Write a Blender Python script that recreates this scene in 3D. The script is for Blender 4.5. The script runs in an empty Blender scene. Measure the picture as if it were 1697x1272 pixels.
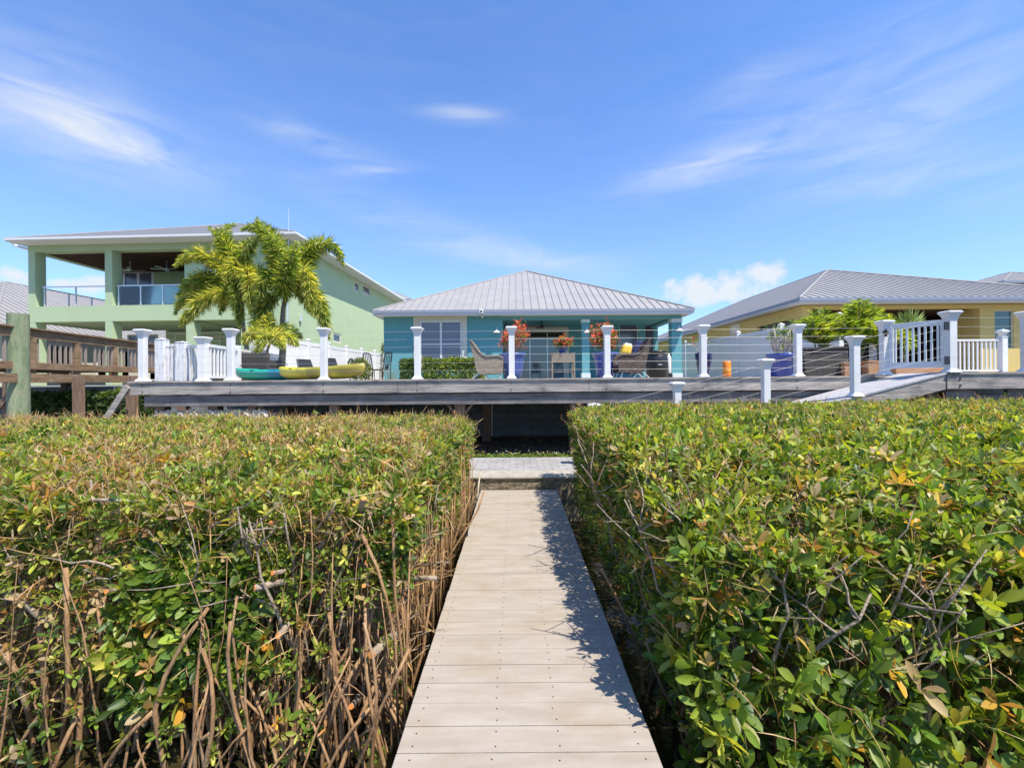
import bpy, math, random
import numpy as np
from mathutils import Vector, Matrix
random.seed(7)
rng = np.random.default_rng(11)
R = math.radians
scene = bpy.context.scene
col = scene.collection

# ------------------------------------------------------------------ camera
F, PX, PY, EYE, RHO = 754.0, 855.0, 632.0, 1.62, 0.0075
cam_d = bpy.data.cameras.new("camera")
cam = bpy.data.objects.new("camera", cam_d); col.objects.link(cam)
cam.location = (0, 0, EYE)
cam.rotation_mode = 'QUATERNION'
cam.rotation_quaternion = (Matrix.Rotation(R(90), 3, 'X') @ Matrix.Rotation(-RHO, 3, 'Z')).to_quaternion()
cam_d.sensor_width = 36; cam_d.sensor_fit = 'HORIZONTAL'; cam_d.lens = 36 * F / 1697
cam_d.shift_x = -0.00383; cam_d.shift_y = -0.00236
cam_d.clip_start = 0.05; cam_d.clip_end = 5000
scene.camera = cam

# ------------------------------------------------------------------ world, sun, exposure
SUN = Vector((0.417, -0.36, 1.0)).normalized()
SUN_EL = math.asin(SUN.z)
SUN_AZ = math.atan2(SUN.x, SUN.y)
scene.view_settings.view_transform = 'Standard'
scene.view_settings.look = 'None'
scene.view_settings.gamma = 1
scene.view_settings.use_curve_mapping = False
scene.view_settings.exposure = 0.64
sl = bpy.data.lights.new("sun", 'SUN'); sl.energy = 5.0; sl.angle = R(0.5); sl.color = (1.0, 0.93, 0.83)
so = bpy.data.objects.new("sun", sl); col.objects.link(so)
so.rotation_euler = SUN.to_track_quat('Z', 'Y').to_euler()

world = bpy.data.worlds.new("World"); scene.world = world
world.use_nodes = True
wt = world.node_tree; wt.nodes.clear()
class NT:
    def __init__(s, t): s.t = t; s.l = t.links
    def n(s, typ, **kw):
        nd = s.t.nodes.new(typ)
        for k, v in kw.items():
            if k == 'inp':
                for a, b in v.items():
                    if isinstance(b, bpy.types.NodeSocket): s.l.new(b, nd.inputs[a])
                    else: nd.inputs[a].default_value = b
            else: setattr(nd, k, v)
        return nd
    def m(s, op, a, b=0.0, c=0.0):
        nd = s.t.nodes.new('ShaderNodeMath'); nd.operation = op
        for i, v in enumerate((a, b, c)):
            if isinstance(v, bpy.types.NodeSocket): s.l.new(v, nd.inputs[i])
            else: nd.inputs[i].default_value = v
        return nd.outputs[0]
W_ = NT(wt)
sky = W_.n('ShaderNodeTexSky', sky_type='NISHITA', sun_disc=False, sun_elevation=SUN_EL, sun_rotation=SUN_AZ,
           air_density=1.0, dust_density=0.3, ozone_density=2.5, altitude=0)
tc = W_.n('ShaderNodeTexCoord')
sx = W_.n('ShaderNodeSeparateXYZ', inp={0: tc.outputs['Generated']})
X_, Y_, Z_ = sx.outputs[0], sx.outputs[1], sx.outputs[2]
az = W_.m('ARCTAN2', X_, Y_)
hyp = W_.m('SQRT', W_.m('ADD', W_.m('MULTIPLY', X_, X_), W_.m('MULTIPLY', Y_, Y_)))
el = W_.m('ARCTAN2', Z_, hyp)
def azel(px, py):
    u = (px - PX) / F; v = (PY - py) / F
    u2 = u + v * RHO; v2 = v - u * RHO
    return math.atan(u2), math.atan(v2 / math.hypot(1, u2))
def blob(px, py, wx, wy, ang, amp):
    a0, e0 = azel(px, py)
    sa = wx / F * math.cos(a0) ** 2; se = wy / F * math.cos(a0)
    ca, sn = math.cos(ang), math.sin(ang)
    da = W_.m('SUBTRACT', az, a0); de = W_.m('SUBTRACT', el, e0)
    p = W_.m('DIVIDE', W_.m('ADD', W_.m('MULTIPLY', da, ca), W_.m('MULTIPLY', de, sn)), sa)
    q = W_.m('DIVIDE', W_.m('SUBTRACT', W_.m('MULTIPLY', de, ca), W_.m('MULTIPLY', da, sn)), se)
    r2 = W_.m('ADD', W_.m('MULTIPLY', p, p), W_.m('MULTIPLY', q, q))
    return W_.m('MULTIPLY', W_.m('EXPONENT', W_.m('MULTIPLY', r2, -1.0)), amp)
def addall(L):
    s = L[0]
    for x in L[1:]: s = W_.m('ADD', s, x)
    return s
# thin cirrus: soft stretched wisps at fixed places in the sky
cx = W_.n('ShaderNodeCombineXYZ', inp={0: az, 1: el, 2: 0.0})
mp = W_.n('ShaderNodeMapping', inp={'Vector': cx.outputs[0], 'Rotation': (0, 0, R(16)), 'Scale': (2.2, 11.0, 1)})
nz = W_.n('ShaderNodeTexNoise', inp={'Vector': mp.outputs[0], 'Scale': 2.2, 'Detail': 9.0, 'Roughness': 0.58, 'Distortion': 0.9})
wn = W_.n('ShaderNodeMapRange', inp={'Value': nz.outputs[0], 'From Min': 0.25, 'From Max': 0.90, 'To Min': 0.0, 'To Max': 1.0})
cir = addall([blob(110, 200, 230, 60, -0.2, 0.65), blob(230, 248, 130, 30, -0.25, 0.6), blob(60, 140, 200, 90, 0.0, 0.3), blob(770, 188, 62, 11, -0.05, 0.8),
              blob(530, 238, 85, 16, -0.1, 0.8), blob(615, 284, 55, 10, 0.1, 0.85), blob(760, 395, 240, 26, -0.22, 0.42),
              blob(1200, 265, 150, 26, 0.12, 0.8), blob(1500, 215, 190, 42, 0.25, 0.6), blob(1540, 295, 170, 40, -0.2, 0.5),
              blob(1240, 140, 70, 20, 0.1, 0.3), blob(1450, 120, 300, 60, 0.1, 0.3), blob(870, 430, 130, 18, -0.1, 0.35)])
cirm = W_.m('MULTIPLY', wn.outputs[0], cir)
base_haze = W_.m('ADD', W_.m('MULTIPLY', wn.outputs[0], 0.06), W_.m('MULTIPLY', W_.m('EXPONENT', W_.m('MULTIPLY', W_.m('MAXIMUM', el, 0.0), -4.2)), 0.40))
# low cumulus heaps
nz2 = W_.n('ShaderNodeTexNoise', inp={'Vector': cx.outputs[0], 'Scale': 22.0, 'Detail': 10.0, 'Roughness': 0.6})
cum = addall([blob(1150, 470, 62, 19, 0.05, 1.0), blob(1255, 455, 52, 20, 0.15, 1.1), blob(1190, 492, 120, 16, 0, 0.8),
              blob(1660, 470, 60, 8, 0, 0.9), blob(25, 452, 40, 14, 0, 1.1), blob(100, 470, 80, 10, 0, 0.9), blob(165, 464, 30, 10, 0, 1.0),
              blob(20, 485, 150, 16, 0, 0.8), blob(640, 560, 500, 20, 0, 0.3)])
cv = W_.m('ADD', cum, W_.m('MULTIPLY', W_.m('MULTIPLY', W_.m('SUBTRACT', nz2.outputs[0], 0.5), 3.0), W_.m('MINIMUM', W_.m('MULTIPLY', cum, 1.6), 1.0)))
cumm = W_.n('ShaderNodeMapRange', inp={'Value': cv, 'From Min': 0.40, 'From Max': 1.25, 'To Min': 0.0, 'To Max': 0.92})
cumm.clamp = True
cl = W_.m('MINIMUM', W_.m('ADD', W_.m('ADD', cirm, base_haze), cumm.outputs[0]), 0.96)
tint = W_.n('ShaderNodeMix', data_type='RGBA', blend_type='MULTIPLY', inp={0: 1.0, 6: sky.outputs[0], 7: (0.54, 0.81, 1.17, 1)})
mix = W_.n('ShaderNodeMix', data_type='RGBA', inp={0: cl, 6: tint.outputs[2], 7: (3.6, 3.8, 4.05, 1)})
bg = W_.n('ShaderNodeBackground', inp={0: mix.outputs[2], 1: 0.15})
wo = W_.n('ShaderNodeOutputWorld', inp={0: bg.outputs[0]})

# ------------------------------------------------------------------ helpers
def at(px, py, Y):
    u = px - PX; v = PY - py
    return Vector(((u + v * RHO) * Y / F, Y, EYE + (v - u * RHO) * Y / F))

def tag(o, label=None, cat=None, group=None, kind=None):
    if label: o['label'] = label
    if cat: o['category'] = cat
    if group: o['group'] = group
    if kind: o['kind'] = kind
    return o
def empty(name, loc=(0, 0, 0), rz=0.0, **kw):
    o = bpy.data.objects.new(name, None); col.objects.link(o)
    o.location = loc; o.rotation_euler = (0, 0, rz); o.empty_display_size = 0.1
    tag(o, **kw); return o
def copy_tree(o, parent=None):
    c = o.copy(); col.objects.link(c)
    if parent is not None: c.parent = parent
    for ch in list(o.children): copy_tree(ch, c)
    return c

class MB:
    def __init__(s): s.v = []; s.f = []; s.smooth = False
    def add(s, vs, fs):
        k = len(s.v); s.v += [tuple(v) for v in vs]; s.f += [tuple(i + k for i in f) for f in fs]; return s
    def box(s, x0, x1, y0, y1, z0, z1):
        if x0 > x1: x0, x1 = x1, x0
        if y0 > y1: y0, y1 = y1, y0
        if z0 > z1: z0, z1 = z1, z0
        return s.add([(x0, y0, z0), (x1, y0, z0), (x1, y1, z0), (x0, y1, z0), (x0, y0, z1), (x1, y0, z1), (x1, y1, z1), (x0, y1, z1)],
                     [(0, 3, 2, 1), (4, 5, 6, 7), (0, 1, 5, 4), (1, 2, 6, 5), (2, 3, 7, 6), (3, 0, 4, 7)])
    def bar(s, p, q, w, h, up=(0, 0, 1)):
        p = Vector(p); q = Vector(q); d = (q - p).normalized(); up = Vector(up)
        sd = d.cross(up)
        if sd.length < 1e-4: sd = d.cross(Vector((1, 0, 0)))
        sd.normalize(); u = sd.cross(d).normalized()
        a = sd * w / 2; b = u * h / 2
        vs = [p - a - b, p + a - b, p + a + b, p - a + b, q - a - b, q + a - b, q + a + b, q - a + b]
        return s.add(vs, [(0, 1, 2, 3), (7, 6, 5, 4), (0, 4, 5, 1), (1, 5, 6, 2), (2, 6, 7, 3), (3, 7, 4, 0)])
    def tube(s, pts, rad, n=6, caps=True):
        pts = [Vector(p) for p in pts]; m = len(pts)
        if not hasattr(rad, '__len__'): rad = [rad] * m
        k = len(s.v); prev = None
        for i, p in enumerate(pts):
            d = (pts[min(i + 1, m - 1)] - pts[max(i - 1, 0)])
            d = d.normalized() if d.length > 1e-9 else Vector((0, 0, 1))
            if prev is None:
                a = d.orthogonal().normalized()
            else:
                a = prev - d * prev.dot(d)
                a = a.normalized() if a.length > 1e-6 else d.orthogonal().normalized()
            prev = a; b = d.cross(a)
            for j in range(n):
                t = 2 * math.pi * j / n
                s.v.append(tuple(p + (a * math.cos(t) + b * math.sin(t)) * rad[i]))
        for i in range(m - 1):
            for j in range(n):
                j2 = (j + 1) % n
                s.f.append((k + i * n + j, k + i * n + j2, k + (i + 1) * n + j2, k + (i + 1) * n + j))
        if caps:
            s.f.append(tuple(k + j for j in reversed(range(n)))); s.f.append(tuple(k + (m - 1) * n + j for j in range(n)))
        return s
    def lathe(s, prof, cx=0, cy=0, n=20, rot=0.0, ex=1.0, ey=1.0):
        k = len(s.v)
        for r, z in prof:
            for j in range(n):
                t = 2 * math.pi * j / n + rot
                s.v.append((cx + r * math.cos(t) * ex, cy + r * math.sin(t) * ey, z))
        m = len(prof)
        for i in range(m - 1):
            for j in range(n):
                j2 = (j + 1) % n
                s.f.append((k + i * n + j, k + i * n + j2, k + (i + 1) * n + j2, k + (i + 1) * n + j))
        s.f.append(tuple(k + j for j in reversed(range(n)))); s.f.append(tuple(k + (m - 1) * n + j for j in range(n)))
        return s
    def sq(s, prof, cx=0, cy=0):           # square turned profile, r = half width
        return s.lathe([(r * math.sqrt(2), z) for r, z in prof], cx, cy, 4, math.pi / 4)
    def prism(s, pts, a, b):               # polygon pts [(x,z)] extruded along y from a to b
        n = len(pts)
        vs = [(x, a, z) for x, z in pts] + [(x, b, z) for x, z in pts]
        fs = [tuple(range(n)), tuple(reversed(range(n, 2 * n)))] + [(i, i + n, (i + 1) % n + n, (i + 1) % n) for i in range(n)]
        return s.add(vs, fs)
    def build(s, name, mat, parent=None, smooth=False, bevel=0, loc=None, seg=2):
        me = bpy.data.meshes.new(name); me.from_pydata(s.v, [], s.f); me.update()
        import bmesh
        bm = bmesh.new(); bm.from_mesh(me); bmesh.ops.recalc_face_normals(bm, faces=bm.faces); bm.to_mesh(me); bm.free()
        me.materials.append(mat)
        if smooth: me.polygons.foreach_set('use_smooth', [True] * len(me.polygons))
        o = bpy.data.objects.new(name, me); col.objects.link(o)
        if parent is not None: o.parent = parent
        if loc is not None: o.location = loc
        if bevel:
            b = o.modifiers.new('bevel', 'BEVEL'); b.width = bevel; b.segments = seg; b.limit_method = 'ANGLE'; b.angle_limit = R(40)
        return o

def grid_wall(mb, axis, c0, c1, a0, a1, z0, z1, holes):
    """wall slab with rectangular openings. axis 'x': runs along x between a0,a1, occupying y c0..c1; axis 'y': runs along y."""
    us = sorted({a0, a1, *[h[0] for h in holes], *[h[1] for h in holes]}); us = [u for u in us if a0 <= u <= a1]
    zs = sorted({z0, z1, *[h[2] for h in holes], *[h[3] for h in holes]}); zs = [z for z in zs if z0 <= z <= z1]
    def solid(i, j):
        if i < 0 or j < 0 or i >= len(us) - 1 or j >= len(zs) - 1: return False
        u = (us[i] + us[i + 1]) / 2; z = (zs[j] + zs[j + 1]) / 2
        return not any(h[0] < u < h[1] and h[2] < z < h[3] for h in holes)
    def P(u, c, z): return (u, c, z) if axis == 'x' else (c, u, z)
    for i in range(len(us) - 1):
        for j in range(len(zs) - 1):
            if not solid(i, j): continue
            u0, u1, w0, w1 = us[i], us[i + 1], zs[j], zs[j + 1]
            for c in (c0, c1): mb.add([P(u0, c, w0), P(u1, c, w0), P(u1, c, w1), P(u0, c, w1)], [(0, 1, 2, 3)])
            if not solid(i - 1, j): mb.add([P(u0, c0, w0), P(u0, c1, w0), P(u0, c1, w1), P(u0, c0, w1)], [(0, 1, 2, 3)])
            if not solid(i + 1, j): mb.add([P(u1, c0, w0), P(u1, c1, w0), P(u1, c1, w1), P(u1, c0, w1)], [(0, 1, 2, 3)])
            if not solid(i, j - 1): mb.add([P(u0, c0, w0), P(u1, c0, w0), P(u1, c1, w0), P(u0, c1, w0)], [(0, 1, 2, 3)])
            if not solid(i, j + 1): mb.add([P(u0, c0, w1), P(u1, c0, w1), P(u1, c1, w1), P(u0, c1, w1)], [(0, 1, 2, 3)])
    return mb

# ------------------------------------------------------------------ materials
def M(name, c, rough=0.6, metal=0.0, c2=None, scale=4.0, stretch=(1, 1, 1), detail=8.0, bump=0.0, bscale=None, lo=0.35, hi=0.65, spec=0.5,
      c3=None, s3=1.2, a3=0.5, coat=0.0):
    m = bpy.data.materials.new(name); m.use_nodes = True
    T = NT(m.node_tree); b = m.node_tree.nodes['Principled BSDF']
    b.inputs['Base Color'].default_value = (*c, 1); b.inputs['Roughness'].default_value = rough
    b.inputs['Metallic'].default_value = metal; b.inputs['Specular IOR Level'].default_value = spec
    b.inputs['Coat Weight'].default_value = coat
    t = T.n('ShaderNodeTexCoord'); mpn = T.n('ShaderNodeMapping', inp={'Vector': t.outputs['Object'], 'Scale': stretch})
    if c2 is not None:
        nz = T.n('ShaderNodeTexNoise', inp={'Vector': mpn.outputs[0], 'Scale': scale, 'Detail': detail, 'Roughness': 0.6})
        mr = T.n('ShaderNodeMapRange', inp={'Value': nz.outputs[0], 'From Min': lo, 'From Max': hi})
        mx = T.n('ShaderNodeMix', data_type='RGBA', inp={0: mr.outputs[0], 6: (*c, 1), 7: (*c2, 1)})
        out = mx.outputs[2]
        if c3 is not None:
            n3 = T.n('ShaderNodeTexNoise', inp={'Vector': t.outputs['Object'], 'Scale': s3, 'Detail': 7.0, 'Roughness': 0.65})
            m3 = T.n('ShaderNodeMapRange', inp={'Value': n3.outputs[0], 'From Min': 0.5, 'From Max': 0.72, 'To Max': a3})
            mx3 = T.n('ShaderNodeMix', data_type='RGBA', inp={0: m3.outputs[0], 6: out, 7: (*c3, 1)})
            out = mx3.outputs[2]
        T.l.new(out, b.inputs['Base Color'])
    if bump:
        bn = T.n('ShaderNodeTexNoise', inp={'Vector': mpn.outputs[0], 'Scale': bscale or scale * 6, 'Detail': 6.0})
        bp = T.n('ShaderNodeBump', inp={'Height': bn.outputs[0], 'Strength': bump, 'Distance': 0.02})
        T.l.new(bp.outputs[0], b.inputs['Normal'])
    return m
def brickmat(name, c1, c2, mortar, w, h, ms=0.008, axes='xz', rough=0.85, stain=None, bump=0.5):
    m = bpy.data.materials.new(name); m.use_nodes = True
    T = NT(m.node_tree); b = m.node_tree.nodes['Principled BSDF']; b.inputs['Roughness'].default_value = rough
    t = T.n('ShaderNodeTexCoord'); s = T.n('ShaderNodeSeparateXYZ', inp={0: t.outputs['Object']})
    c = T.n('ShaderNodeCombineXYZ', inp={0: s.outputs['xyz'.index(axes[0])], 1: s.outputs['xyz'.index(axes[1])]})
    br = T.n('ShaderNodeTexBrick', inp={'Vector': c.outputs[0], 'Color1': (*c1, 1), 'Color2': (*c2, 1), 'Mortar': (*mortar, 1), 'Scale': 1.0,
                                        'Mortar Size': ms, 'Mortar Smooth': 0.2, 'Bias': 0.0, 'Brick Width': w, 'Row Height': h})
    nz = T.n('ShaderNodeTexNoise', inp={'Vector': t.outputs['Object'], 'Scale': 3.0, 'Detail': 9.0, 'Roughness': 0.65})
    mr = T.n('ShaderNodeMapRange', inp={'Value': nz.outputs[0], 'From Min': 0.35, 'From Max': 0.7, 'To Min': 0.0, 'To Max': 0.5})
    mx = T.n('ShaderNodeMix', data_type='RGBA', inp={0: mr.outputs[0], 6: br.outputs[0], 7: (*(stain or mortar), 1)})
    T.l.new(mx.outputs[2], b.inputs['Base Color'])
    bp = T.n('ShaderNodeBump', inp={'Height': br.outputs['Fac'], 'Strength': bump, 'Distance': 0.01}); bp.invert = True
    T.l.new(bp.outputs[0], b.inputs['Normal'])
    return m
def leafmat(name, rough=0.42, trans=0.35, spec=0.5):
    m = bpy.data.materials.new(name); m.use_nodes = True
    T = NT(m.node_tree); b = m.node_tree.nodes['Principled BSDF']; b.inputs['Roughness'].default_value = rough
    b.inputs['Specular IOR Level'].default_value = spec
    a = T.n('ShaderNodeAttribute', attribute_name='leafcol')
    T.l.new(a.outputs['Color'], b.inputs['Base Color'])
    br = T.n('ShaderNodeMix', data_type='RGBA', blend_type='MULTIPLY', inp={0: 1.0, 6: a.outputs['Color'], 7: (1.7, 1.6, 0.5, 1)})
    tr = T.n('ShaderNodeBsdfTranslucent', inp={0: br.outputs[2]})
    ms = T.n('ShaderNodeMixShader', inp={0: trans, 1: b.outputs[0], 2: tr.outputs[0]})
    T.l.new(ms.outputs[0], m.node_tree.nodes['Material Output'].inputs[0])
    return m
def glassmat(name, c=(0.7, 0.9, 0.9), t=0.75):
    m = bpy.data.materials.new(name); m.use_nodes = True
    T = NT(m.node_tree); T.t.nodes.remove(T.t.nodes['Principled BSDF'])
    tr = T.n('ShaderNodeBsdfTransparent', inp={0: (*c, 1)}); gl = T.n('ShaderNodeBsdfGlossy', inp={0: (1, 1, 1, 1), 1: 0.03})
    fr = T.n('ShaderNodeFresnel', inp={0: 1.5}); ad = T.m('ADD', fr.outputs[0], 0.04)
    ms = T.n('ShaderNodeMixShader', inp={0: ad, 1: tr.outputs[0], 2: gl.outputs[0]})
    T.l.new(ms.outputs[0], T.t.nodes['Material Output'].inputs[0])
    return m

m_board = M('composite_board', (0.365, 0.32, 0.265), 0.8, spec=0.25, c2=(0.30, 0.255, 0.20), scale=2.2, stretch=(1, 5, 1), bump=0.2, bscale=60, c3=(0.28, 0.21, 0.12), s3=2.6, a3=0.5)
m_screw = M('screw_metal', (0.07, 0.05, 0.04), 0.5, 0.4)
m_greywood = M('weathered_grey_wood', (0.42, 0.37, 0.315), 0.85, c2=(0.17, 0.155, 0.145), scale=3.0, stretch=(0.5, 6, 7), bump=0.5, bscale=14, lo=0.38, hi=0.7, c3=(0.08, 0.07, 0.07), s3=2.4, a3=0.75)
m_darkbeam = M('dark_weathered_beam', (0.20, 0.18, 0.165), 0.85, c2=(0.09, 0.08, 0.078), scale=3.0, stretch=(0.4, 6, 6), bump=0.5, bscale=14, c3=(0.33, 0.3, 0.28), s3=1.8, a3=0.6)
m_brownwood = M('brown_treated_wood', (0.31, 0.205, 0.12), 0.85, spec=0.2, c2=(0.17, 0.105, 0.06), scale=3.0, stretch=(1.0, 1.0, 6), bump=0.5, bscale=14, c3=(0.36, 0.28, 0.2), s3=3, a3=0.5)
m_postwood = M('old_brown_post_wood', (0.25, 0.16, 0.10), 0.85, c2=(0.14, 0.085, 0.055), scale=5.0, stretch=(6, 6, 0.6), bump=0.5, bscale=14)
m_baluster = M('faded_baluster_wood', (0.33, 0.27, 0.22), 0.85, c2=(0.22, 0.17, 0.13), scale=6.0, stretch=(6, 6, 0.6), bump=0.3)
m_piling = M('green_treated_piling', (0.25, 0.29, 0.17), 0.85, c2=(0.14, 0.19, 0.10), scale=2.5, stretch=(5, 5, 0.9), bump=0.7, bscale=10, c3=(0.30, 0.25, 0.15), s3=5, a3=0.6)
m_rampboard = M('pale_ramp_board', (0.42, 0.41, 0.41), 0.7, c2=(0.35, 0.345, 0.35), scale=3, stretch=(5, 1, 1))
m_white = M('white_vinyl', (0.76, 0.74, 0.72), 0.4, c2=(0.70, 0.69, 0.68), scale=2)
m_oldwhite = M('peeling_white_paint', (0.72, 0.72, 0.72), 0.7, c2=(0.45, 0.42, 0.38), scale=4, stretch=(5, 5, 0.7), lo=0.52, hi=0.62, bump=0.3)
m_cable = M('steel_cable', (0.40, 0.39, 0.36), 0.5, 0.4)
m_black = M('black_metal', (0.02, 0.02, 0.022), 0.45)
m_seacap = M('concrete_cap', (0.40, 0.37, 0.31), 0.9, c2=(0.30, 0.27, 0.22), scale=9, bump=0.5, bscale=60, c3=(0.2, 0.18, 0.1), s3=2.5, a3=0.6)
m_aggr = M('exposed_aggregate', (0.36, 0.29, 0.19), 0.9, c2=(0.13, 0.10, 0.06), scale=26, bump=1.0, bscale=60, c3=(0.10, 0.10, 0.05), s3=3, a3=0.7)
m_paver = brickmat('concrete_paver', (0.36, 0.35, 0.345), (0.30, 0.29, 0.285), (0.15, 0.14, 0.12), 0.235, 0.16, 0.006, 'xy')
m_block = brickmat('concrete_block', (0.24, 0.255, 0.26), (0.19, 0.205, 0.21), (0.11, 0.11, 0.11), 0.4, 0.2, 0.010, 'xz')
m_dirt = M('brown_dirt', (0.15, 0.12, 0.085), 0.95, c2=(0.08, 0.065, 0.045), scale=9, bump=0.8, bscale=20)  # two dark browns mixed by noise
m_upper = M('shell_gravel_yard', (0.34, 0.31, 0.26), 0.95, c2=(0.24, 0.22, 0.18), scale=6, bump=0.5)
m_rubble = M('pale_shell_rock', (0.58, 0.53, 0.44), 0.95, c2=(0.30, 0.26, 0.2), scale=14, bump=1.0, bscale=30)
m_teal = M('teal_stucco', (0.12, 0.345, 0.37), 0.85, c2=(0.105, 0.315, 0.34), scale=1.5, bump=0.25, bscale=60)
m_tealtrim = M('teal_header', (0.12, 0.33, 0.35), 0.8)
m_paleteal = M('pale_trim', (0.58, 0.66, 0.66), 0.7)
m_roof = M('standing_seam_metal', (0.315, 0.30, 0.28), 0.5, 0.0, spec=0.35, c2=(0.275, 0.265, 0.25), c3=(0.35, 0.335, 0.31), s3=0.7, a3=0.5, scale=1.2, detail=4)
m_seam = M('seam_metal', (0.30, 0.30, 0.32), 0.5, 0.3)
m_fascia = M('white_fascia', (0.58, 0.60, 0.64), 0.55)
m_gutter = M('grey_drip_edge', (0.26, 0.28, 0.34), 0.5)
m_cream = M('cream_trim', (0.62, 0.60, 0.50), 0.6)
m_soffit = M('white_soffit', (0.66, 0.66, 0.64), 0.7)
m_green = M('mint_green_stucco', (0.42, 0.52, 0.305), 0.85, c2=(0.395, 0.49, 0.285), scale=1.2, bump=0.2, bscale=50)
m_brownceil = M('dark_stained_ceiling', (0.10, 0.058, 0.04), 0.95, spec=0.05, c2=(0.05, 0.03, 0.022), scale=3, stretch=(8, 0.4, 1))
m_yellow = M('mustard_stucco', (0.64, 0.47, 0.16), 0.85, c2=(0.58, 0.43, 0.145), scale=1.2, bump=0.2, bscale=50)
m_glass = M('window_glass', (0.035, 0.045, 0.075), 0.06, spec=0.8)
m_glassblue = M('blind_behind_glass', (0.10, 0.11, 0.16), 0.12, c2=(0.13, 0.14, 0.20), scale=2.0, stretch=(0.2, 1, 9), spec=0.8)
m_glassteal = M('sliding_door_glass', (0.10, 0.19, 0.22), 0.05, spec=0.9)  # teal-grey reflection of water and sky put into the base colour
m_greenglass = M('green_shade_glass', (0.03, 0.10, 0.10), 0.08, spec=0.8)
m_screen = M('dark_lanai_screen', (0.06, 0.055, 0.065), 0.6)
m_darkint = M('dark_interior', (0.03, 0.028, 0.025), 0.9)  # interior shade put into a near-black colour
m_railglass = glassmat('balcony_glass', (0.72, 0.86, 0.84))
m_alu = M('aluminium_rail', (0.68, 0.70, 0.70), 0.35, 0.5)
m_wicker = M('brown_wicker', (0.13, 0.095, 0.075), 0.7, c2=(0.045, 0.032, 0.026), scale=16, stretch=(1, 1, 3), bump=0.9, bscale=60, lo=0.42, hi=0.58)
m_wickerdark = M('charcoal_wicker', (0.075, 0.065, 0.058), 0.65, c2=(0.025, 0.022, 0.02), scale=14, stretch=(1, 1, 4), bump=0.9, bscale=50, lo=0.42, hi=0.58)
m_wickertan = M('taupe_wicker', (0.33, 0.28, 0.21), 0.7, c2=(0.17, 0.14, 0.10), scale=16, stretch=(1, 1, 3), bump=0.9, bscale=60)
m_bluepot = M('cobalt_glaze', (0.035, 0.065, 0.30), 0.18, c2=(0.05, 0.10, 0.36), scale=3, coat=0.6)
m_slatepot = M('slate_blue_glaze', (0.075, 0.125, 0.34), 0.35, c2=(0.055, 0.10, 0.28), scale=3)
m_darkpot = M('navy_glaze', (0.012, 0.02, 0.07), 0.2, coat=0.5)
m_terra = M('terracotta', (0.46, 0.25, 0.13), 0.85, c2=(0.38, 0.20, 0.10), scale=8, bump=0.3)
m_orange = M('orange_plastic', (0.85, 0.24, 0.015), 0.4)
m_kteal = M('teal_kayak_plastic', (0.01, 0.33, 0.24), 0.32, c2=(0.01, 0.17, 0.26), scale=0.9, lo=0.5, hi=0.62)
m_kyellow = M('yellow_kayak_plastic', (0.56, 0.52, 0.045), 0.42, c2=(0.30, 0.25, 0.04), scale=1.1, lo=0.5, hi=0.62)
m_blackpl = M('black_plastic', (0.022, 0.021, 0.02), 0.35)
m_navy = M('navy_cushion', (0.025, 0.04, 0.13), 0.85)
m_yelcush = M('yellow_cushion', (0.80, 0.50, 0.06), 0.85)
m_cream2 = M('cream_cushion', (0.75, 0.70, 0.60), 0.85)
m_bark = M('palm_bark', (0.30, 0.27, 0.22), 0.9, c2=(0.20, 0.18, 0.14), scale=3, stretch=(1, 1, 9), bump=0.5)
m_crownshaft = M('palm_crownshaft', (0.17, 0.21, 0.09), 0.6)
m_stem = M('mangrove_stem', (0.36, 0.29, 0.21), 0.8, c2=(0.20, 0.15, 0.10), scale=6, stretch=(3, 3, 3), bump=0.5, bscale=30)
m_root = M('mangrove_prop_root', (0.37, 0.215, 0.095), 0.75, c2=(0.20, 0.105, 0.045), scale=5, stretch=(3, 3, 1), bump=0.4, bscale=25, c3=(0.38, 0.28, 0.17), s3=4, a3=0.6)
m_cut = M('fresh_cut_wood', (0.75, 0.30, 0.07), 0.8, c2=(0.60, 0.20, 0.04), scale=20)
m_pale = M('pale_succulent_bark', (0.52, 0.46, 0.36), 0.8, c2=(0.36, 0.31, 0.24), scale=10)
m_leaf = leafmat('mangrove_leaf', 0.44, 0.42, 0.4)
m_palmleaf = leafmat('palm_leaflet', 0.45, 0.45)
m_petal = leafmat('flower_petal', 0.6, 0.3, 0.2)

def PB(mb, name, mat, parent, top=None, **kw):
    """part whose vertices are in world coordinates, under an unrotated thing empty"""
    lab = kw.pop('label', None)
    if parent.type == 'EMPTY': o = mb.build(name, mat, parent, loc=-parent.location, **kw)
    else: o = mb.build(name, mat, parent, **kw)
    if lab: o['label'] = lab
    return o

# ------------------------------------------------------------------ ground, water, paths
def sheet(name, mat, x0, x1, y0, y1, z, nx=1, ny=1, jit=0.0):
    mb = MB(); vs = []; fs = []
    for j in range(ny + 1):
        for i in range(nx + 1):
            vs.append((x0 + (x1 - x0) * i / nx, y0 + (y1 - y0) * j / ny, z + (random.uniform(-jit, jit) if 0 < i < nx and 0 < j < ny else 0)))
    for j in range(ny):
        for i in range(nx):
            k = j * (nx + 1) + i; fs.append((k, k + 1, k + nx + 2, k + nx + 1))
    mb.add(vs, fs); o = mb.build(name, mat, smooth=True); o['kind'] = 'structure'; return o
m_water = bpy.data.materials.new('murky_water'); m_water.use_nodes = True
T = NT(m_water.node_tree); b = T.t.nodes['Principled BSDF']
b.inputs['Roughness'].default_value = 0.08; b.inputs['IOR'].default_value = 1.33
t = T.n('ShaderNodeTexCoord')
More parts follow.
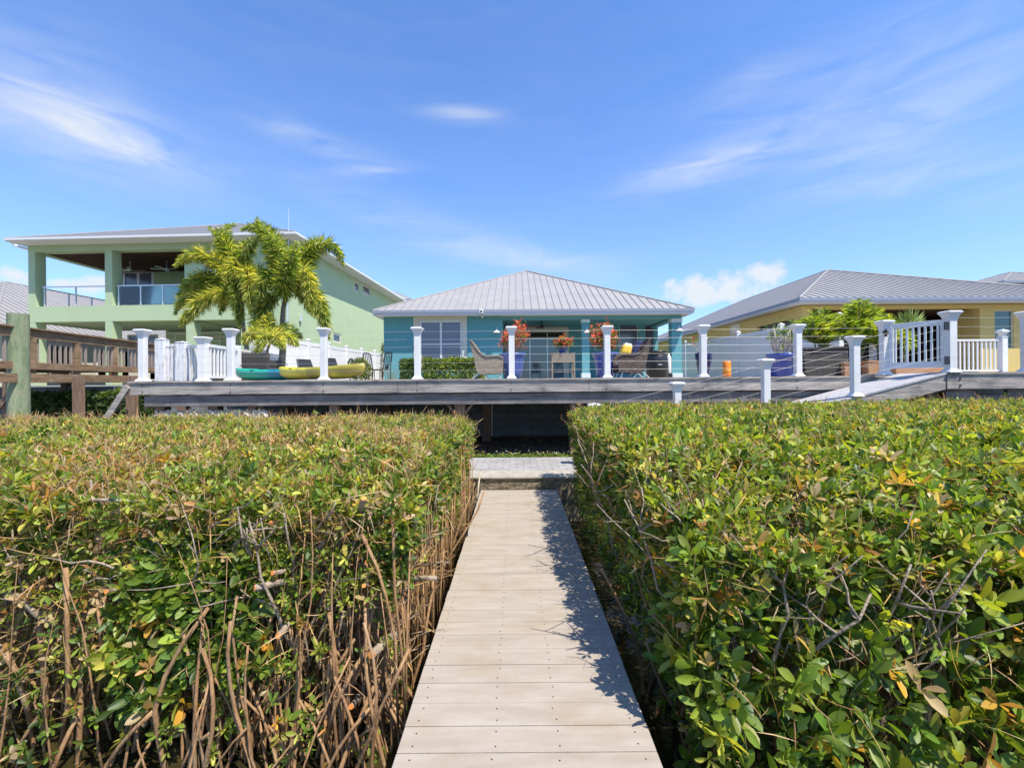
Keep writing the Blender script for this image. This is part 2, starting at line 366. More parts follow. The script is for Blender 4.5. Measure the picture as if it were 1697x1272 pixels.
n1 = T.n('ShaderNodeTexNoise', inp={'Vector': t.outputs['Object'], 'Scale': 2.5, 'Detail': 8.0, 'Roughness': 0.7})
r1 = T.n('ShaderNodeMapRange', inp={'Value': n1.outputs[0], 'From Min': 0.4, 'From Max': 0.7})
x1 = T.n('ShaderNodeMix', data_type='RGBA', inp={0: r1.outputs[0], 6: (0.014, 0.013, 0.007, 1), 7: (0.06, 0.045, 0.014, 1)})
T.l.new(x1.outputs[2], b.inputs['Base Color'])
n2 = T.n('ShaderNodeTexNoise', inp={'Vector': t.outputs['Object'], 'Scale': 5.0, 'Detail': 3.0, 'Distortion': 0.6})
bp = T.n('ShaderNodeBump', inp={'Height': n2.outputs[0], 'Strength': 0.25, 'Distance': 0.04}); T.l.new(bp.outputs[0], b.inputs['Normal'])

WATER = -0.5
sheet('water', m_water, -600, 600, -600, 6.9, WATER)
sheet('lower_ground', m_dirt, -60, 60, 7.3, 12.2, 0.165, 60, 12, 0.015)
sheet('yard_ground', m_upper, -700, 700, 12.22, 1400, 1.58)
sheet('paver_path', m_paver, -12, 12, 7.36, 8.60, 0.187)

# ------------------------------------------------------------------ boardwalk
WX0, WX1 = -0.537, 0.604
mb = MB(); sc_ = MB(); y = 6.80; pitch = 0.1552
while y > -1.6:
    dz = random.uniform(-0.0012, 0.0012); dx = random.uniform(-0.003, 0.003)
    mb.box(WX0 + dx, WX1 + dx, y - pitch + 0.0055, y, -0.028, dz)
    for fx in (0.055, 0.375, 0.625, 0.945):
        for fy in (0.25, 0.75):
            sc_.lathe([(0.0042, dz - 0.001), (0.0042, dz + 0.0012)], WX0 + (WX1 - WX0) * fx + random.uniform(-.008, .008), y - pitch * fy + random.uniform(-.006, .006), 6)
    y -= pitch
bw = mb.build('boardwalk', m_board, bevel=0.003, seg=1); bw['kind'] = 'structure'
sc_.build('screws', m_screw, bw)
jo = MB()
for x in (WX0 + 0.03, 0.03, WX1 - 0.03): jo.box(x - 0.02, x + 0.02, -1.55, 6.78, -0.21, -0.030)
jo.build('joists', m_postwood, bw)
pi_ = MB()
for yy in (0.4, 2.6, 4.6, 6.3):
    for x in (WX0 + 0.12, WX1 - 0.12): pi_.tube([(x, yy, -1.2), (x, yy, -0.215)], 0.06, 10)
pi_.build('support_piles', m_postwood, bw)

# ------------------------------------------------------------------ seawall
sw = empty('seawall', (0, 7.1, -0.8), label='low seawall with rough aggregate face across the end of the boardwalk', cat='seawall')
mb = MB()
nx = 240; x0, x1 = -14, 14
vs = []; fs = []
zs = [-0.9, -0.3, 0.0, 0.04, 0.08, 0.12, 0.155]
for j, z in enumerate(zs):
    for i in range(nx + 1):
        vs.append((x0 + (x1 - x0) * i / nx, 6.87 + random.uniform(-.006, .006), z))
for j in range(len(zs) - 1):
    for i in range(nx):
        k = j * (nx + 1) + i; fs.append((k, k + 1, k + nx + 2, k + nx + 1))
mb.add(vs, fs); mb.box(x0, x1, 6.885, 7.30, -0.9, 0.15)
PB(mb, 'wall_face', m_aggr, sw)
mb = MB(); mb.box(x0, x1, 6.845, 7.358, 0.152, 0.189); PB(mb, 'cap', m_seacap, sw, bevel=0.012)

# rope / mooring stick by the walkway's end
mb = MB(); mb.tube([at(799, 782, 6.9), at(795, 789, 6.78), at(793, 803, 6.72), at(792, 818, 6.66), at(789, 829, 6.62)], [0.010, 0.014, 0.013, 0.013, 0.011], 7)
o = mb.build('mooring_rope', m_pale, smooth=True); tag(o, 'short pale rope hanging over the seawall at the left corner of the boardwalk', 'rope')

# ------------------------------------------------------------------ block wall under the deck
mb = MB(); mb.box(-40, 40, 12.05, 12.21, -0.2, 1.575)
o = mb.build('block_wall', m_block); tag(o, 'grey concrete block retaining wall in the shade under the grey deck', 'wall')
mb = MB(); mb.tube([at(815.5, 668, 11.9), at(815.5, 722, 11.9)], 0.012, 6)
o = mb.build('drain_pipe', m_alu); tag(o, 'thin grey pipe running down the block wall under the deck', 'pipe')

# pale shell rock at the left end, under the deck beam
mb = MB(); vs = []; fs = []; nx, nz = 60, 14
for j in range(nz + 1):
    for i in range(nx + 1):
        x = -6.95 + 2.2 * i / nx; z = 0.1 + 1.02 * j / nz
        vs.append((x, 8.52 + 0.35 * (z - .1) * 0.6 + random.uniform(-.035, .035), z + random.uniform(-.02, .02)))
for j in range(nz):
    for i in range(nx):
        k = j * (nx + 1) + i; fs.append((k, k + 1, k + nx + 2, k + nx + 1))
mb.add(vs, fs)
mb.box(-6.95, -4.75, 8.95, 9.25, 0.1, 1.05)
o = mb.build('shell_rock_bank', m_rubble); tag(o, 'pale rough shell rock bank under the left end of the grey deck', 'rock bank')

# ------------------------------------------------------------------ grey deck
DZ = 1.68
dk = empty('grey_deck', (0, 8.6, 0.17), label='long weathered grey timber deck raised on brown posts behind the hedges', cat='deck')
XL, XR = at(215, 630, 8.6).x, 7.28
mb = MB(); y = 8.575
while y < 12.6:
    mb.box(XL - 0.03, XR, y, y + 0.136, DZ - 0.035, DZ + random.uniform(-.001, .001)); y += 0.142
PB(mb, 'deck_boards', m_greywood, dk)
mb = MB()
xs = [XL, at(659, 640, 8.6).x, at(976, 640, 8.6).x, XR]
for a, c in zip(xs[:-1], xs[1:]): mb.box(a + 0.003, c - 0.003, 8.6, 8.64, 1.42, DZ - 0.037)
PB(mb, 'rim_board', m_greywood, dk, bevel=0.004)
mb = MB(); mb.box(XL + 0.22, XR - 0.6, 8.66, 8.74, 1.195, 1.40); mb.box(XL, XR, 11.2, 11.28, 1.195, 1.40)
PB(mb, 'beam', m_darkbeam, dk, bevel=0.004)
mb = MB()
x = XL + 0.3
while x < XR: mb.box(x, x + 0.045, 8.642, 12.0, 1.41, DZ - 0.037); x += 0.42
PB(mb, 'joists', m_darkbeam, dk)
pxs = [(264, 16), (352, 16), (417, 15), (553, 15), (762, 17), (955, 20), (1187, 40), (1400, 16)]
for px, w in pxs:
    X = at(px, 680, 8.75).x; w = min(w, 20) * 8.75 / F / 2
    mb = MB(); mb.box(X - w, X + w, 8.745, 8.745 + 2 * w, 0.1, 1.405 if False else 1.19)
    mb.box(X - w, X + w, 8.745, 8.745 + 2 * w, 0.1, 1.40)
    PB(MB().box(X - w, X + w, 8.745, 8.745 + 2 * w, 0.1, 1.40), 'support_post', m_postwood, dk, bevel=0.006)
for px in (300, 480, 640, 806, 950, 1100, 1300):
    X = at(px, 680, 11.0).x
    PB(MB().box(X - .1, X + .1, 11.0, 11.19, 0.1, 1.40), 'support_post', m_postwood, dk)
X = at(762, 680, 8.75).x
for sg in (-1, 1):
    PB(MB().bar((X + sg * 0.24, 8.80, 1.19), (X + sg * 0.07, 8.80, 0.98), 0.04, 0.06, (0, 1, 0)), 'knee_brace', m_postwood, dk)
mb = MB()
for px in (237, 383, 537, 692, 848, 1006, 1165, 1322):
    X = at(px, 640, 8.6).x
    for z in (1.47, 1.60): mb.tube([(X - .01, 8.6, z), (X - .01, 8.588, z)], 0.012, 8)
PB(mb, 'bolts', m_screw, dk)

# ------------------------------------------------------------------ cable railings
m_postwhite = M('grimy_white_sleeve', (0.76, 0.74, 0.72), 0.45, c2=(0.66, 0.65, 0.62), scale=1.2, stretch=(3, 3, 1), c3=(0.52, 0.48, 0.40), s3=9, a3=0.35)
def rail_post(X, Y, z0, h, parent, w=0.055):
    p = MB().box(X - w, X + w, Y - w, Y + w, z0 + 0.002, z0 + h - 0.06)
    po = PB(p, 'post', m_white, parent, bevel=0.006)
    mb = MB(); t = z0 + h
    mb.sq([(w + .001, t - .175), (w + .004, t - .15), (w + .012, t - .11), (w + .034, t - .062), (w + .05, t - .04), (w + .052, t - .036),
           (w + .052, t - .018), (w + .03, t - .006), (0.004, t + .004)], X, Y)
    mb.build('post_cap', m_white, po)
    po.data.materials[0] = m_postwhite
    mb = MB(); mb.sq([(w + .038, z0 + .002), (w + .036, z0 + .014), (w + .018, z0 + .03), (w + .006, z0 + .05), (w + .001, z0 + .055)], X, Y)
    mb.build('base_trim', m_white, po)
    return po
r1 = empty('cable_railing', (0, 8.67, DZ), label='white post cable railing along the front edge of the grey deck', cat='railing')
tops = {}
posts = []
for px in (237, 383, 537, 692, 848, 1006, 1165, 1322):
    X = at(px, 600, 8.67).x; posts.append(X); rail_post(X, 8.67, DZ, 0.99, r1)
for i in range(6):
    z = DZ + 0.165 + i * 0.148
    pts = []
    for k, X in enumerate(posts):
        pts.append((X, 8.67, z))
        if k < len(posts) - 1: pts.append(((X + posts[k + 1]) / 2, 8.67, z - 0.006 + random.uniform(-.002, .002)))
    pts.append((6.80, 8.67, z))
    PB(MB().tube(pts, 0.0021, 5), 'cable', m_cable, r1)

# ------------------------------------------------------------------ ramp and platform at right
rp = empty('ramp', (4, 8.1, 0.19), label='pale boarded ramp climbing rightwards in front of the grey deck', cat='ramp')
def rz(X): return 1.715 + (X - 7.20) * 0.252
mb = MB(); X = 1.1
while X < 7.18:
    x2 = min(X + 0.136, 7.2)
    mb.add([(X, 7.60, rz(X) - .03), (x2, 7.60, rz(x2) - .03), (x2, 8.56, rz(x2) - .03), (X, 8.56, rz(X) - .03),
            (X, 7.60, rz(X)), (x2, 7.60, rz(x2)), (x2, 8.56, rz(x2)), (X, 8.56, rz(X))],
           [(0, 3, 2, 1), (4, 5, 6, 7), (0, 1, 5, 4), (1, 2, 6, 5), (2, 3, 7, 6), (3, 0, 4, 7)]); X += 0.142
PB(mb, 'ramp_boards', m_rampboard, rp)
for yy in (7.615, 8.50):
    mb = MB(); mb.prism([(1.2, rz(1.2) - .045), (7.195, rz(7.195) - .035), (7.195, rz(7.195) - .275), (2.2, rz(2.2) - .28), (1.2, 0.19)], yy, yy + .04)
    PB(mb, 'stringer', m_greywood, rp)
PB(MB().box(5.0, 5.1, 7.68, 7.78, 0.1, rz(5) - .05), 'support_post', m_postwood, rp)
PB(MB().box(3.4, 3.5, 7.68, 7.78, 0.1, rz(3.4) - .05), 'support_post', m_postwood, rp)

pf = empty('side_platform', (9, 8.5, 0.17), label='weathered timber platform at the top of the ramp, right edge of the photo', cat='platform')
mb = MB(); y = 7.58
while y < 12.5: mb.box(7.30 if y > 8.45 else 7.205, 13.5, y, y + .136, 1.685, 1.72); y += .142
PB(mb, 'deck_boards', m_greywood, pf)
PB(MB().box(7.205, 13.5, 7.60, 7.64, 1.44, 1.683), 'rim_board', m_greywood, pf, bevel=.004)
mb = MB()
for z in (1.50, 1.62): mb.tube([(7.42, 7.60, z), (7.42, 7.585, z)], .018, 8)
PB(mb, 'bolts', m_screw, pf)
PB(MB().box(7.3, 13.5, 7.72, 7.80, 1.20, 1.32), 'beam', m_darkbeam, pf)
mb = MB()
for x in (7.3, 8.35, 9.25, 10.2, 11.3): mb.box(x, x + .5, 7.722, 7.79, 1.322, 1.435)
PB(mb, 'blocking', m_darkbeam, pf)
for x in (7.05, 7.38, 9.6): PB(MB().box(x, x + .13, 7.81, 7.94, 0.1, 1.43), 'support_post', m_postwood, pf)
PB(MB().box(7.3, 13.5, 8.1, 8.16, 0.95, 1.18), 'skirt_board', m_greywood, pf)

r2 = empty('ramp_cable_railing', (4, 7.66, 0.19), label='white post cable railing stepping down along the near side of the ramp', cat='railing')
rposts = []
for px in (985, 1122, 1269, 1417):
    X = at(px, 650, 7.66).x; rposts.append(X); rail_post(X, 7.66, rz(X) - 0.01, 1.02, r2)
Xg = at(1575, 600, 7.66).x
rail_post(Xg, 7.66, 1.72, 1.035, r2, w=0.062)
rposts.append(Xg)
for i in range(6):
    o_ = 0.16 + i * .152
    pts = [(X, 7.66, (rz(X) if X < 7.2 else 1.715) + o_) for X in rposts]
    PB(MB().tube(pts, 0.0021, 5), 'cable', m_cable, r2)
r3 = empty('platform_cable_railing', (8.6, 7.66, 1.72), label='cable railing on the platform between the gate and the right edge of the photo', cat='railing')
Xe = at(1703, 600, 7.66).x
rail_post(Xe, 7.66, 1.72, 1.02, r3, w=.062); rail_post(Xe + 1.8, 7.66, 1.72, 1.02, r3)
for i in range(6):
    z = 1.72 + .16 + i * .152
    PB(MB().tube([(Xg + .05, 7.66, z), ((Xg + Xe) / 2, 7.66, z - .008), (Xe, 7.66, z), (Xe + 1.8, 7.66, z)], .0021, 5), 'cable', m_cable, r3)

# ------------------------------------------------------------------ gate across the ramp top
gx, gy0, gy1 = Xg - 0.02, 7.76, 8.50
gate = empty('white_gate', (gx, gy1, 1.72), label='white vinyl picket gate with black hinges at the top of the ramp', cat='gate')
Xl = at(1466, 600, 8.42).x
gp = empty('gate_latch_post', (Xl, 8.42, 1.70), label='white capped post carrying the black gate latch at the ramp top', cat='post')
po = rail_post(Xl, 8.42, 1.69, 1.01, gp, w=0.06)
mb = MB(); c = at(1467, 551, 8.33)
mb.box(c.x - .045, c.x + .045, c.y - .02, c.y + .0, c.z - .035, c.z + .035); mb.box(c.x - .015, c.x + .015, c.y - .03, c.y, c.z - .075, c.z + .06)
PB(mb, 'latch', m_black, gp)
A = Vector((Xl + .07, 8.40, 0)); B = Vector((Xg - .01, 7.74, 0))
def gat(t, z): p = A.lerp(B, t); return Vector((p.x, p.y, z))
ztop = lambda t: 2.585
for (za, h, nm) in ((2.575, .09, 'top_rail'), (1.86, .11, 'bottom_rail')):
    PB(MB().bar(gat(0, za), gat(1, za), .045, h), nm, m_white, gate, bevel=.004)
for t_ in (0.035, 0.965):
    PB(MB().bar(gat(t_, 1.80), gat(t_, 2.62), .09, .05, (B - A)), 'stile', m_white, gate, bevel=.004)
for i in range(8):
    t_ = 0.12 + i * 0.76 / 7
    PB(MB().bar(gat(t_, 1.915), gat(t_, 2.53), .05, .022, (B - A)), 'picket', m_white, gate)
for px, py in ((1566, 540), (1567, 597)):
    c = at(px, py, 7.62)
    PB(MB().box(c.x - .045, c.x + .045, 7.585, 7.60, c.z - .07, c.z + .07), 'hinge', m_black, gate, bevel=.01)

# ------------------------------------------------------------------ generic hip roof
def hip(root, x0, x1, y0, y1, z, P, Q, sp=0.3, fas=0.17, mroof=None, mfas=None, mdrip=None, seam_h=0.028, name='roof', soff=True):
    A, B, C, D = (Vector(v) for v in ((x0, y0, z), (x1, y0, z), (x1, y1, z), (x0, y1, z))); P = Vector(P); Q = Vector(Q)
    faces = [[A, B, P], [B, C, Q, P], [C, D, Q], [D, A, P, Q]]
    mb = MB()
    for f in faces: mb.add(f, [tuple(range(len(f)))])
    if soff: mb.add([A - Vector((0, 0, .004)), B - Vector((0, 0, .004)), C - Vector((0, 0, .004)), D - Vector((0, 0, .004))], [(0, 1, 2, 3)])
    ro = PB(mb, name, mroof or m_roof, root)
    sm = MB()
    for f in faces:
        e = f[1] - f[0]; Le = e.length; u = e.normalized(); nrm = e.cross(f[2] - f[0]).normalized()
        if nrm.z < 0: nrm = -nrm
        w = nrm.cross(u).normalized()
        if (f[2] - f[0]).dot(w) < 0: w = -w
        pts = [((p - f[0]).dot(u), (p - f[0]).dot(w)) for p in f]
        s = sp / 2
        while s < Le:
            best = 0
            for i in range(1, len(pts)):
                (a, b), (c, d) = pts[i], pts[(i + 1) % len(pts)]
                if abs(c - a) > 1e-6 and min(a, c) <= s <= max(a, c):
                    best = max(best, b + (d - b) * (s - a) / (c - a))
            if best > 0.15:
                p0 = f[0] + u * s + nrm * seam_h / 2; p1 = p0 + w * (best - .05)
                sm.bar(p0, p1, 0.022, seam_h, nrm)
            s += sp
    sm.build('standing_seams', m_seam, ro)
    cp = MB()
    for a, b_ in ((A, P), (B, P), (P, Q), (C, Q), (D, Q)): cp.tube([a + Vector((0, 0, .01)), b_ + Vector((0, 0, .01))], .045, 6)
    cp.build('ridge_cap', mroof or m_roof, ro)
    t = .03
    dr = MB()
    dr.box(x0 - .02, x1 + .02, y0 - .03, y0 - .002, z - .085, z + .015); dr.box(x0 - .03, x0 - .002, y0 - .02, y1, z - .085, z + .015); dr.box(x1 + .002, x1 + .03, y0 - .02, y1, z - .085, z + .015)
    PB(dr, 'drip_edge', mdrip or m_gutter, root)
    fb = MB(); fb.box(x0, x1, y0, y0 + t, z - fas, z - .006); fb.box(x0, x0 + t, y0 + t, y1, z - fas, z - .006); fb.box(x1 - t, x1, y0 + t, y1, z - fas, z - .006)
    PB(fb, 'fascia', mfas or m_fascia, root)
    so_ = MB(); so_.box(x0 + t, x1 - t, y0 + t, y1 - t, z - fas + .01, z - fas + .03)
    PB(so_, 'soffit', m_soffit, root)

def window(root, axis, c, a0, a1, z0, z1, fr=0.05, mull=(), bars=(), pane=None, mfr=None, out=-1, depth=0.05, name='window'):
    """frame + pane; plane at coordinate c (y for axis x). out = sign of outward direction"""
    fr_ = MB()
    def bx(u0, u1, w0, w1, d0, d1, m):
        if axis == 'x': m.box(u0, u1, c + out * d0, c + out * d1, w0, w1)
        else: m.box(c + out * d0, c + out * d1, u0, u1, w0, w1)
    bx(a0, a1, z1 - fr, z1, -depth, 0, fr_); bx(a0, a1, z0, z0 + fr, -depth, 0, fr_)
    bx(a0, a0 + fr, z0 + fr, z1 - fr, -depth, 0, fr_); bx(a1 - fr, a1, z0 + fr, z1 - fr, -depth, 0, fr_)
    for u in mull: bx(u - fr / 2, u + fr / 2, z0 + fr, z1 - fr, -depth, -.003, fr_)
    for z in bars: bx(a0 + fr, a1 - fr, z - fr * .35, z + fr * .35, -depth, -.006, fr_)
    w = PB(fr_, name, mfr or m_white, root)
    pn = MB(); bx(a0 + fr * .6, a1 - fr * .6, z0 + fr * .6, z1 - fr * .6, -depth * .8, -depth * .6, pn)
    pn.build('pane', pane or m_glass, w)
    return w

# ------------------------------------------------------------------ blue house
GZ = 1.60
bh = empty('blue_house', (0.6, 17.5, GZ), label='single storey teal stucco house with grey metal hip roof and open porch', cat='house')
hx0, hx1 = at(636, 560, 17.5).x, at(1130, 560, 17.5).x
Yw = 17.5; zs_ = 4.165
ox = at(833, 560, Yw).x                       # left edge of porch opening
wl, wr, wt_, wb = at(695, 560, Yw).x, at(766, 560, Yw).x, at(730, 530.5, Yw).z, 2.30
mb = MB(); grid_wall(mb, 'x', Yw, Yw + .2, hx0, ox, GZ, zs_, [(wl, wr, wb, wt_)])
grid_wall(mb, 'y', hx0 + .0, hx0 + .2, Yw + .2, 42, GZ, zs_, [])
mb.box(ox - .2, ox, Yw + .2, 20.5, GZ, zs_)
PB(mb, 'front_wall', m_teal, bh)
mb = MB(); mb.box(ox, hx1, Yw + .02, Yw + .30, 4.0, zs_); mb.box(hx1 - .3, hx1, Yw + .3, 20.5, 4.0, zs_)
PB(mb, 'porch_header', m_tealtrim, bh)
# window with cream surround
tr = MB(); a, b_ = at(685.5, 560, Yw).x, at(774, 560, Yw).x
tr.box(a, wl, Yw - .03, Yw - .002, 2.15, at(730, 523, Yw).z); tr.box(wr, b_, Yw - .03, Yw - .002, 2.15, at(730, 523, Yw).z)
tr.box(wl, wr, Yw - .03, Yw - .002, wt_, at(730, 523, Yw).z); tr.box(wl, wr, Yw - .03, Yw - .002, 2.15, wb)
PB(tr, 'window_surround', m_cream, bh)
window(bh, 'x', Yw + .02, wl + .002, wr - .002, wb + .002, wt_ - .002, fr=.075, mull=((wl + wr) / 2,), bars=(at(730, 570, Yw).z,), pane=m_glassblue)
# porch back wall
Yb = 20.5
dl, dr = at(843, 560, Yb).x, at(936, 560, Yb).x
g = lambda px, py: (at(px, py, Yb).x, at(px, py, Yb).z)
holes = [(dl, dr, GZ, g(900, 549)[1])]
w2 = (at(1026, 560, Yb).x, at(1058, 560, Yb).x, at(1040, 592, Yb).z, at(1040, 536, Yb).z)
w3 = (at(985, 560, Yb).x, at(1003, 560, Yb).x, at(995, 580, Yb).z, at(995, 538, Yb).z)
w4 = (at(1068, 560, Yb).x, at(1085, 560, Yb).x, GZ, at(1076, 537, Yb).z)
mb = MB(); grid_wall(mb, 'x', Yb, Yb + .2, ox, hx1 + .02, GZ, zs_, holes + [w2, w3, w4])
mb.box(hx1 - .2, hx1, Yb + .2, 42, GZ, zs_); mb.box(hx0, hx1, 41.8, 42, GZ, zs_)
PB(mb, 'porch_back_wall', m_teal, bh)
tr = MB(); zt = at(900, 542, Yb).z; zt2 = g(900, 549)[1]
tr.box(dl - .15, dr + .17, Yb - .03, Yb - .002, zt2, zt); tr.box(dr, dr + .17, Yb - .03, Yb - .002, GZ, zt2); tr.box(dl - .15, dl, Yb - .03, Yb - .002, GZ, zt2)
PB(tr, 'door_surround', m_cream, bh)
zm = at(900, 560, Yb).z
m1, m2_ = at(878, 560, Yb).x, at(907, 560, Yb).x
window(bh, 'x', Yb + .03, dl + .003, dr - .003, zm, zt2 - .003, fr=.04, mull=(m1, m2_), pane=m_darkint, mfr=m_cream, name='transom')
window(bh, 'x', Yb + .03, dl + .003, dr - .003, GZ + .01, zm - .003, fr=.045, mull=(m1, m2_), pane=m_glassteal, mfr=m_alu, name='sliding_door')
window(bh, 'x', Yb + .03, *w2, fr=.05, pane=m_glassblue, bars=((w2[2] + w2[3]) / 2 - .3,), mfr=m_cream)
window(bh, 'x', Yb + .03, *w3, fr=.05, pane=m_glass, mfr=m_cream)
window(bh, 'x', Yb + .03, w4[0], w4[1], GZ + .01, w4[3], fr=.06, pane=m_screen, bars=(at(1076, 574, Yb).z,), mfr=m_tealtrim, name='side_door')
mb = MB(); mb.box(ox + .01, hx1 - .31, Yw + .31, Yb - .01, 4.10, 4.14); PB(mb, 'porch_ceiling', m_tealtrim, bh)
for (pa, pb) in ((964.5, 977), (1113.5, 1130)):
    xa, xb = at(pa, 560, Yw).x, at(pb, 560, Yw).x
    if pb == 1130: xb = hx1
    c_ = PB(MB().box(xa, xb, Yw + .01, Yw + .01 + (xb - xa), GZ, 4.0), 'porch_column', m_teal, bh)
    z1 = at(pa, 534, Yw).z
    MB().box(xa - .02, xb + .02, Yw - .012, Yw + .03 + (xb - xa), z1, 4.0 if False else 3.995).build('column_cap', m_paleteal, c_)
    MB().box(xa - .025, xb + .025, Yw - .02, Yw + .035 + (xb - xa), GZ, at(pa, 618, Yw).z).build('column_base', m_paleteal, c_)
MB_slab = MB().box(hx0 - .1, hx1 + .1, Yw - .8, 42, GZ - .3, GZ + .012)
PB(MB_slab, 'floor_slab', m_seacap, bh)
ez = at(884, 513, 17.0).z
E0, E1 = at(618, 514, 17.0).x, at(1150, 511, 17.0).x
ap = at(872, 449.5, 23.0)
hip(bh, E0, E1, 17.0, 42.5, ez, ap, (ap.x, 36.5, ap.z), sp=0.29)
# eave camera and floodlight
cm = MB(); c = at(797.5, 516, 16.93); cm.box(c.x - .07, c.x + .07, 16.90, 16.965, c.z - .07, c.z + .07)
o = cm.build('eave_camera', m_white, bevel=.01); tag(o, 'small square white box camera on the teal house eave', 'camera')
MB().box(c.x - .035, c.x + .035, 16.893, 16.899, c.z - .035, c.z + .035).build('lens', m_black, o)
cm = MB(); c = at(799, 524, 17.1); cm.lathe([(.015, c.z + .05), (.03, c.z + .03), (.05, c.z - .03), (.03, c.z - .05)], c.x, 17.1, 12)
o = cm.build('eave_light', m_cream, smooth=True); tag(o, 'small cream spotlight under the teal house eave beside the camera', 'light')
cm = MB(); c = at(824, 524, 17.3); cm.lathe([(.05, c.z + .08), (.05, c.z + .06), (.02, c.z + .05), (.02, c.z)], c.x, 17.3, 12)
cm.lathe([(.03, c.z), (.055, c.z - .05), (.04, c.z - .09)], c.x - .05, 17.28, 10); cm.lathe([(.03, c.z), (.055, c.z - .05), (.04, c.z - .09)], c.x + .05, 17.28, 10)
o = cm.build('flood_light', m_tealtrim, smooth=True); tag(o, 'double floodlight under the soffit left of the porch opening', 'light')
# gooseneck lamps
for i, (px, py, sd, lab) in enumerate(((823, 549, -1, 'white cone lamp on the teal wall left of the porch opening'), (973, 549, -1, 'white cone lamp on the middle porch column'),
                              (1126, 546, 1, 'white cone lamp on the right hand porch column'))):
    c = at(px, py, 17.25)
    t_ = empty('wall_lamp', (c.x, 17.45, c.z), label=lab, cat='lamp', group='cone lamps along the porch front')
    MB().lathe([(.02, .10), (.03, .06), (.14, -.04), (.145, -.05), (.13, -.05)], 0, -.2, 14).build('lamp_shade', m_white, t_, smooth=True)
    MB().tube([(0, -.2, .09), (0, -.16, .15), (0, -.06, .13), (0, .02, .06)], .01, 6).build('bracket', m_white, t_)
# porch ceiling fan
def fan(loc, r, mblade, mbody, lab, drop=.25, rot=0.2, nb=5):
    t_ = empty('ceiling_fan', loc, rot, label=lab, cat='fan')
    MB().tube([(0, 0, 0), (0, 0, -drop)], .014, 8).lathe([(.05, 0), (.05, -.03)], 0, 0, 12).build('downrod', mbody, t_)
    MB().lathe([(.05, -drop + .02), (.11, -drop), (.11, -drop - .08), (.06, -drop - .11), (.0, -drop - .13)], 0, 0, 16).build('motor', mbody, t_, smooth=True)
    for k in range(nb):
        a = 2 * math.pi * k / nb; ca, sa = math.cos(a), math.sin(a)
        mb = MB(); vs = []
        prof = [(.1, .025), (.2, .05), (r * .5, .085), (r * .85, .085), (r, .05)]
        for x, h in prof:
            for s_, dz in ((-1, -.012), (1, .012)):
                vs.append((x * ca - s_ * h * sa, x * sa + s_ * h * ca, -drop - .04 + dz))
        fs = [(2 * i, 2 * i + 1, 2 * i + 3, 2 * i + 2) for i in range(4)]
        k0 = len(vs); vs += [(v[0], v[1], v[2] - .008) for v in vs]
        fs += [tuple(i + k0 for i in f) for f in fs] + [(2 * i, 2 * i + 2, 2 * i + 2 + k0, 2 * i + k0) for i in range(4)] + [(2 * i + 1, 2 * i + 3, 2 * i + 3 + k0, 2 * i + 1 + k0) for i in range(4)]
        mb.add(vs, fs).build('blade', mblade, t_)
    return t_
c = at(898, 520, 18.9); fan((c.x, 18.9, 4.098), .62, m_postwood, m_black, 'dark ceiling fan hanging in the teal house porch', drop=.16, rot=.35, nb=4)

# ------------------------------------------------------------------ yellow house
yh = empty('yellow_house', (15, 15.7, GZ), label='mustard yellow stucco house with grey metal hip roof, right of the teal house', cat='house')
Yy = 15.75; yx0 = at(1329, 560, Yy).x; yx1 = 20.0; zy = 4.17
mb = MB()
oL, oR, oT = at(1346, 560, Yy).x, at(1624, 560, Yy).x, at(1480, 511.5, Yy).z
wn_ = (at(1648.5, 560, Yy).x, at(1680, 560, Yy).x, at(1665, 577, Yy).z, at(1665, 514, Yy).z)
grid_wall(mb, 'x', Yy, Yy + .22, yx0, yx1, GZ, zy, [(oL, oR, GZ, oT), wn_])
def yat(px, py):   # on side wall plane X = yx0
    u = px - PX; Yd = yx0 * F / u; return Yd, at(px, py, Yd).z
y_a, y_b = yat(1315, 540)[0], yat(1256, 540)[0]
sw_ = (yat(1226, 550)[0], yat(1209, 550)[0], yat(1217, 553)[1], yat(1217, 537)[1])
grid_wall(mb, 'y', yx0, yx0 + .22, Yy + .22, 33, GZ, zy, [(y_a, y_b, 2.4, 3.78), sw_])
PB(mb, 'stucco_wall', m_yellow, yh)
PB(MB().box(yx0 + .10, yx0 + .13, y_a, y_b, 2.4, 3.78), 'lanai_screen', m_screen, yh)
window(yh, 'y', yx0 + .03, sw_[0], sw_[1], sw_[2], sw_[3], fr=.05, pane=m_cream2, out=-1)
mb = MB(); mb.box(yx0 + .23, yx1, Yy + 3.2, Yy + 3.3, GZ, zy); mb.box(yx1 - .1, yx1, Yy + .23, Yy + 3.2, GZ, zy); PB(mb, 'lanai_back_wall', m_darkint, yh)  # near-black wall colour stands in for the shade inside the lanai
PB(MB().box(oR, oR + .5, Yy + .222, Yy + .85, GZ, zy), 'lanai_pillar', m_yellow, yh)
PB(MB().box(yx0 + .23, yx1, Yy + .23, Yy + 3.2, zy - .12, zy - .08), 'lanai_ceiling', m_brownceil, yh)
PB(MB().box(yx0, yx1, Yy - .3, 33, GZ - .3, GZ + .011), 'floor_slab', m_seacap, yh)
window(yh, 'x', Yy + .04, wn_[0], wn_[1], wn_[2], wn_[3], fr=.03, bars=(at(1665, 546, Yy).z,), pane=m_greenglass, mfr=m_cream)
ey = at(1325, 494, 15.2)
hip(yh, ey.x, 20.9, 15.2, 36, ey.z, (15.05, 21.9, at(1370, 448, 21.9).z), (15.05, 30, at(1370, 448, 21.9).z), sp=0.3, fas=.145)

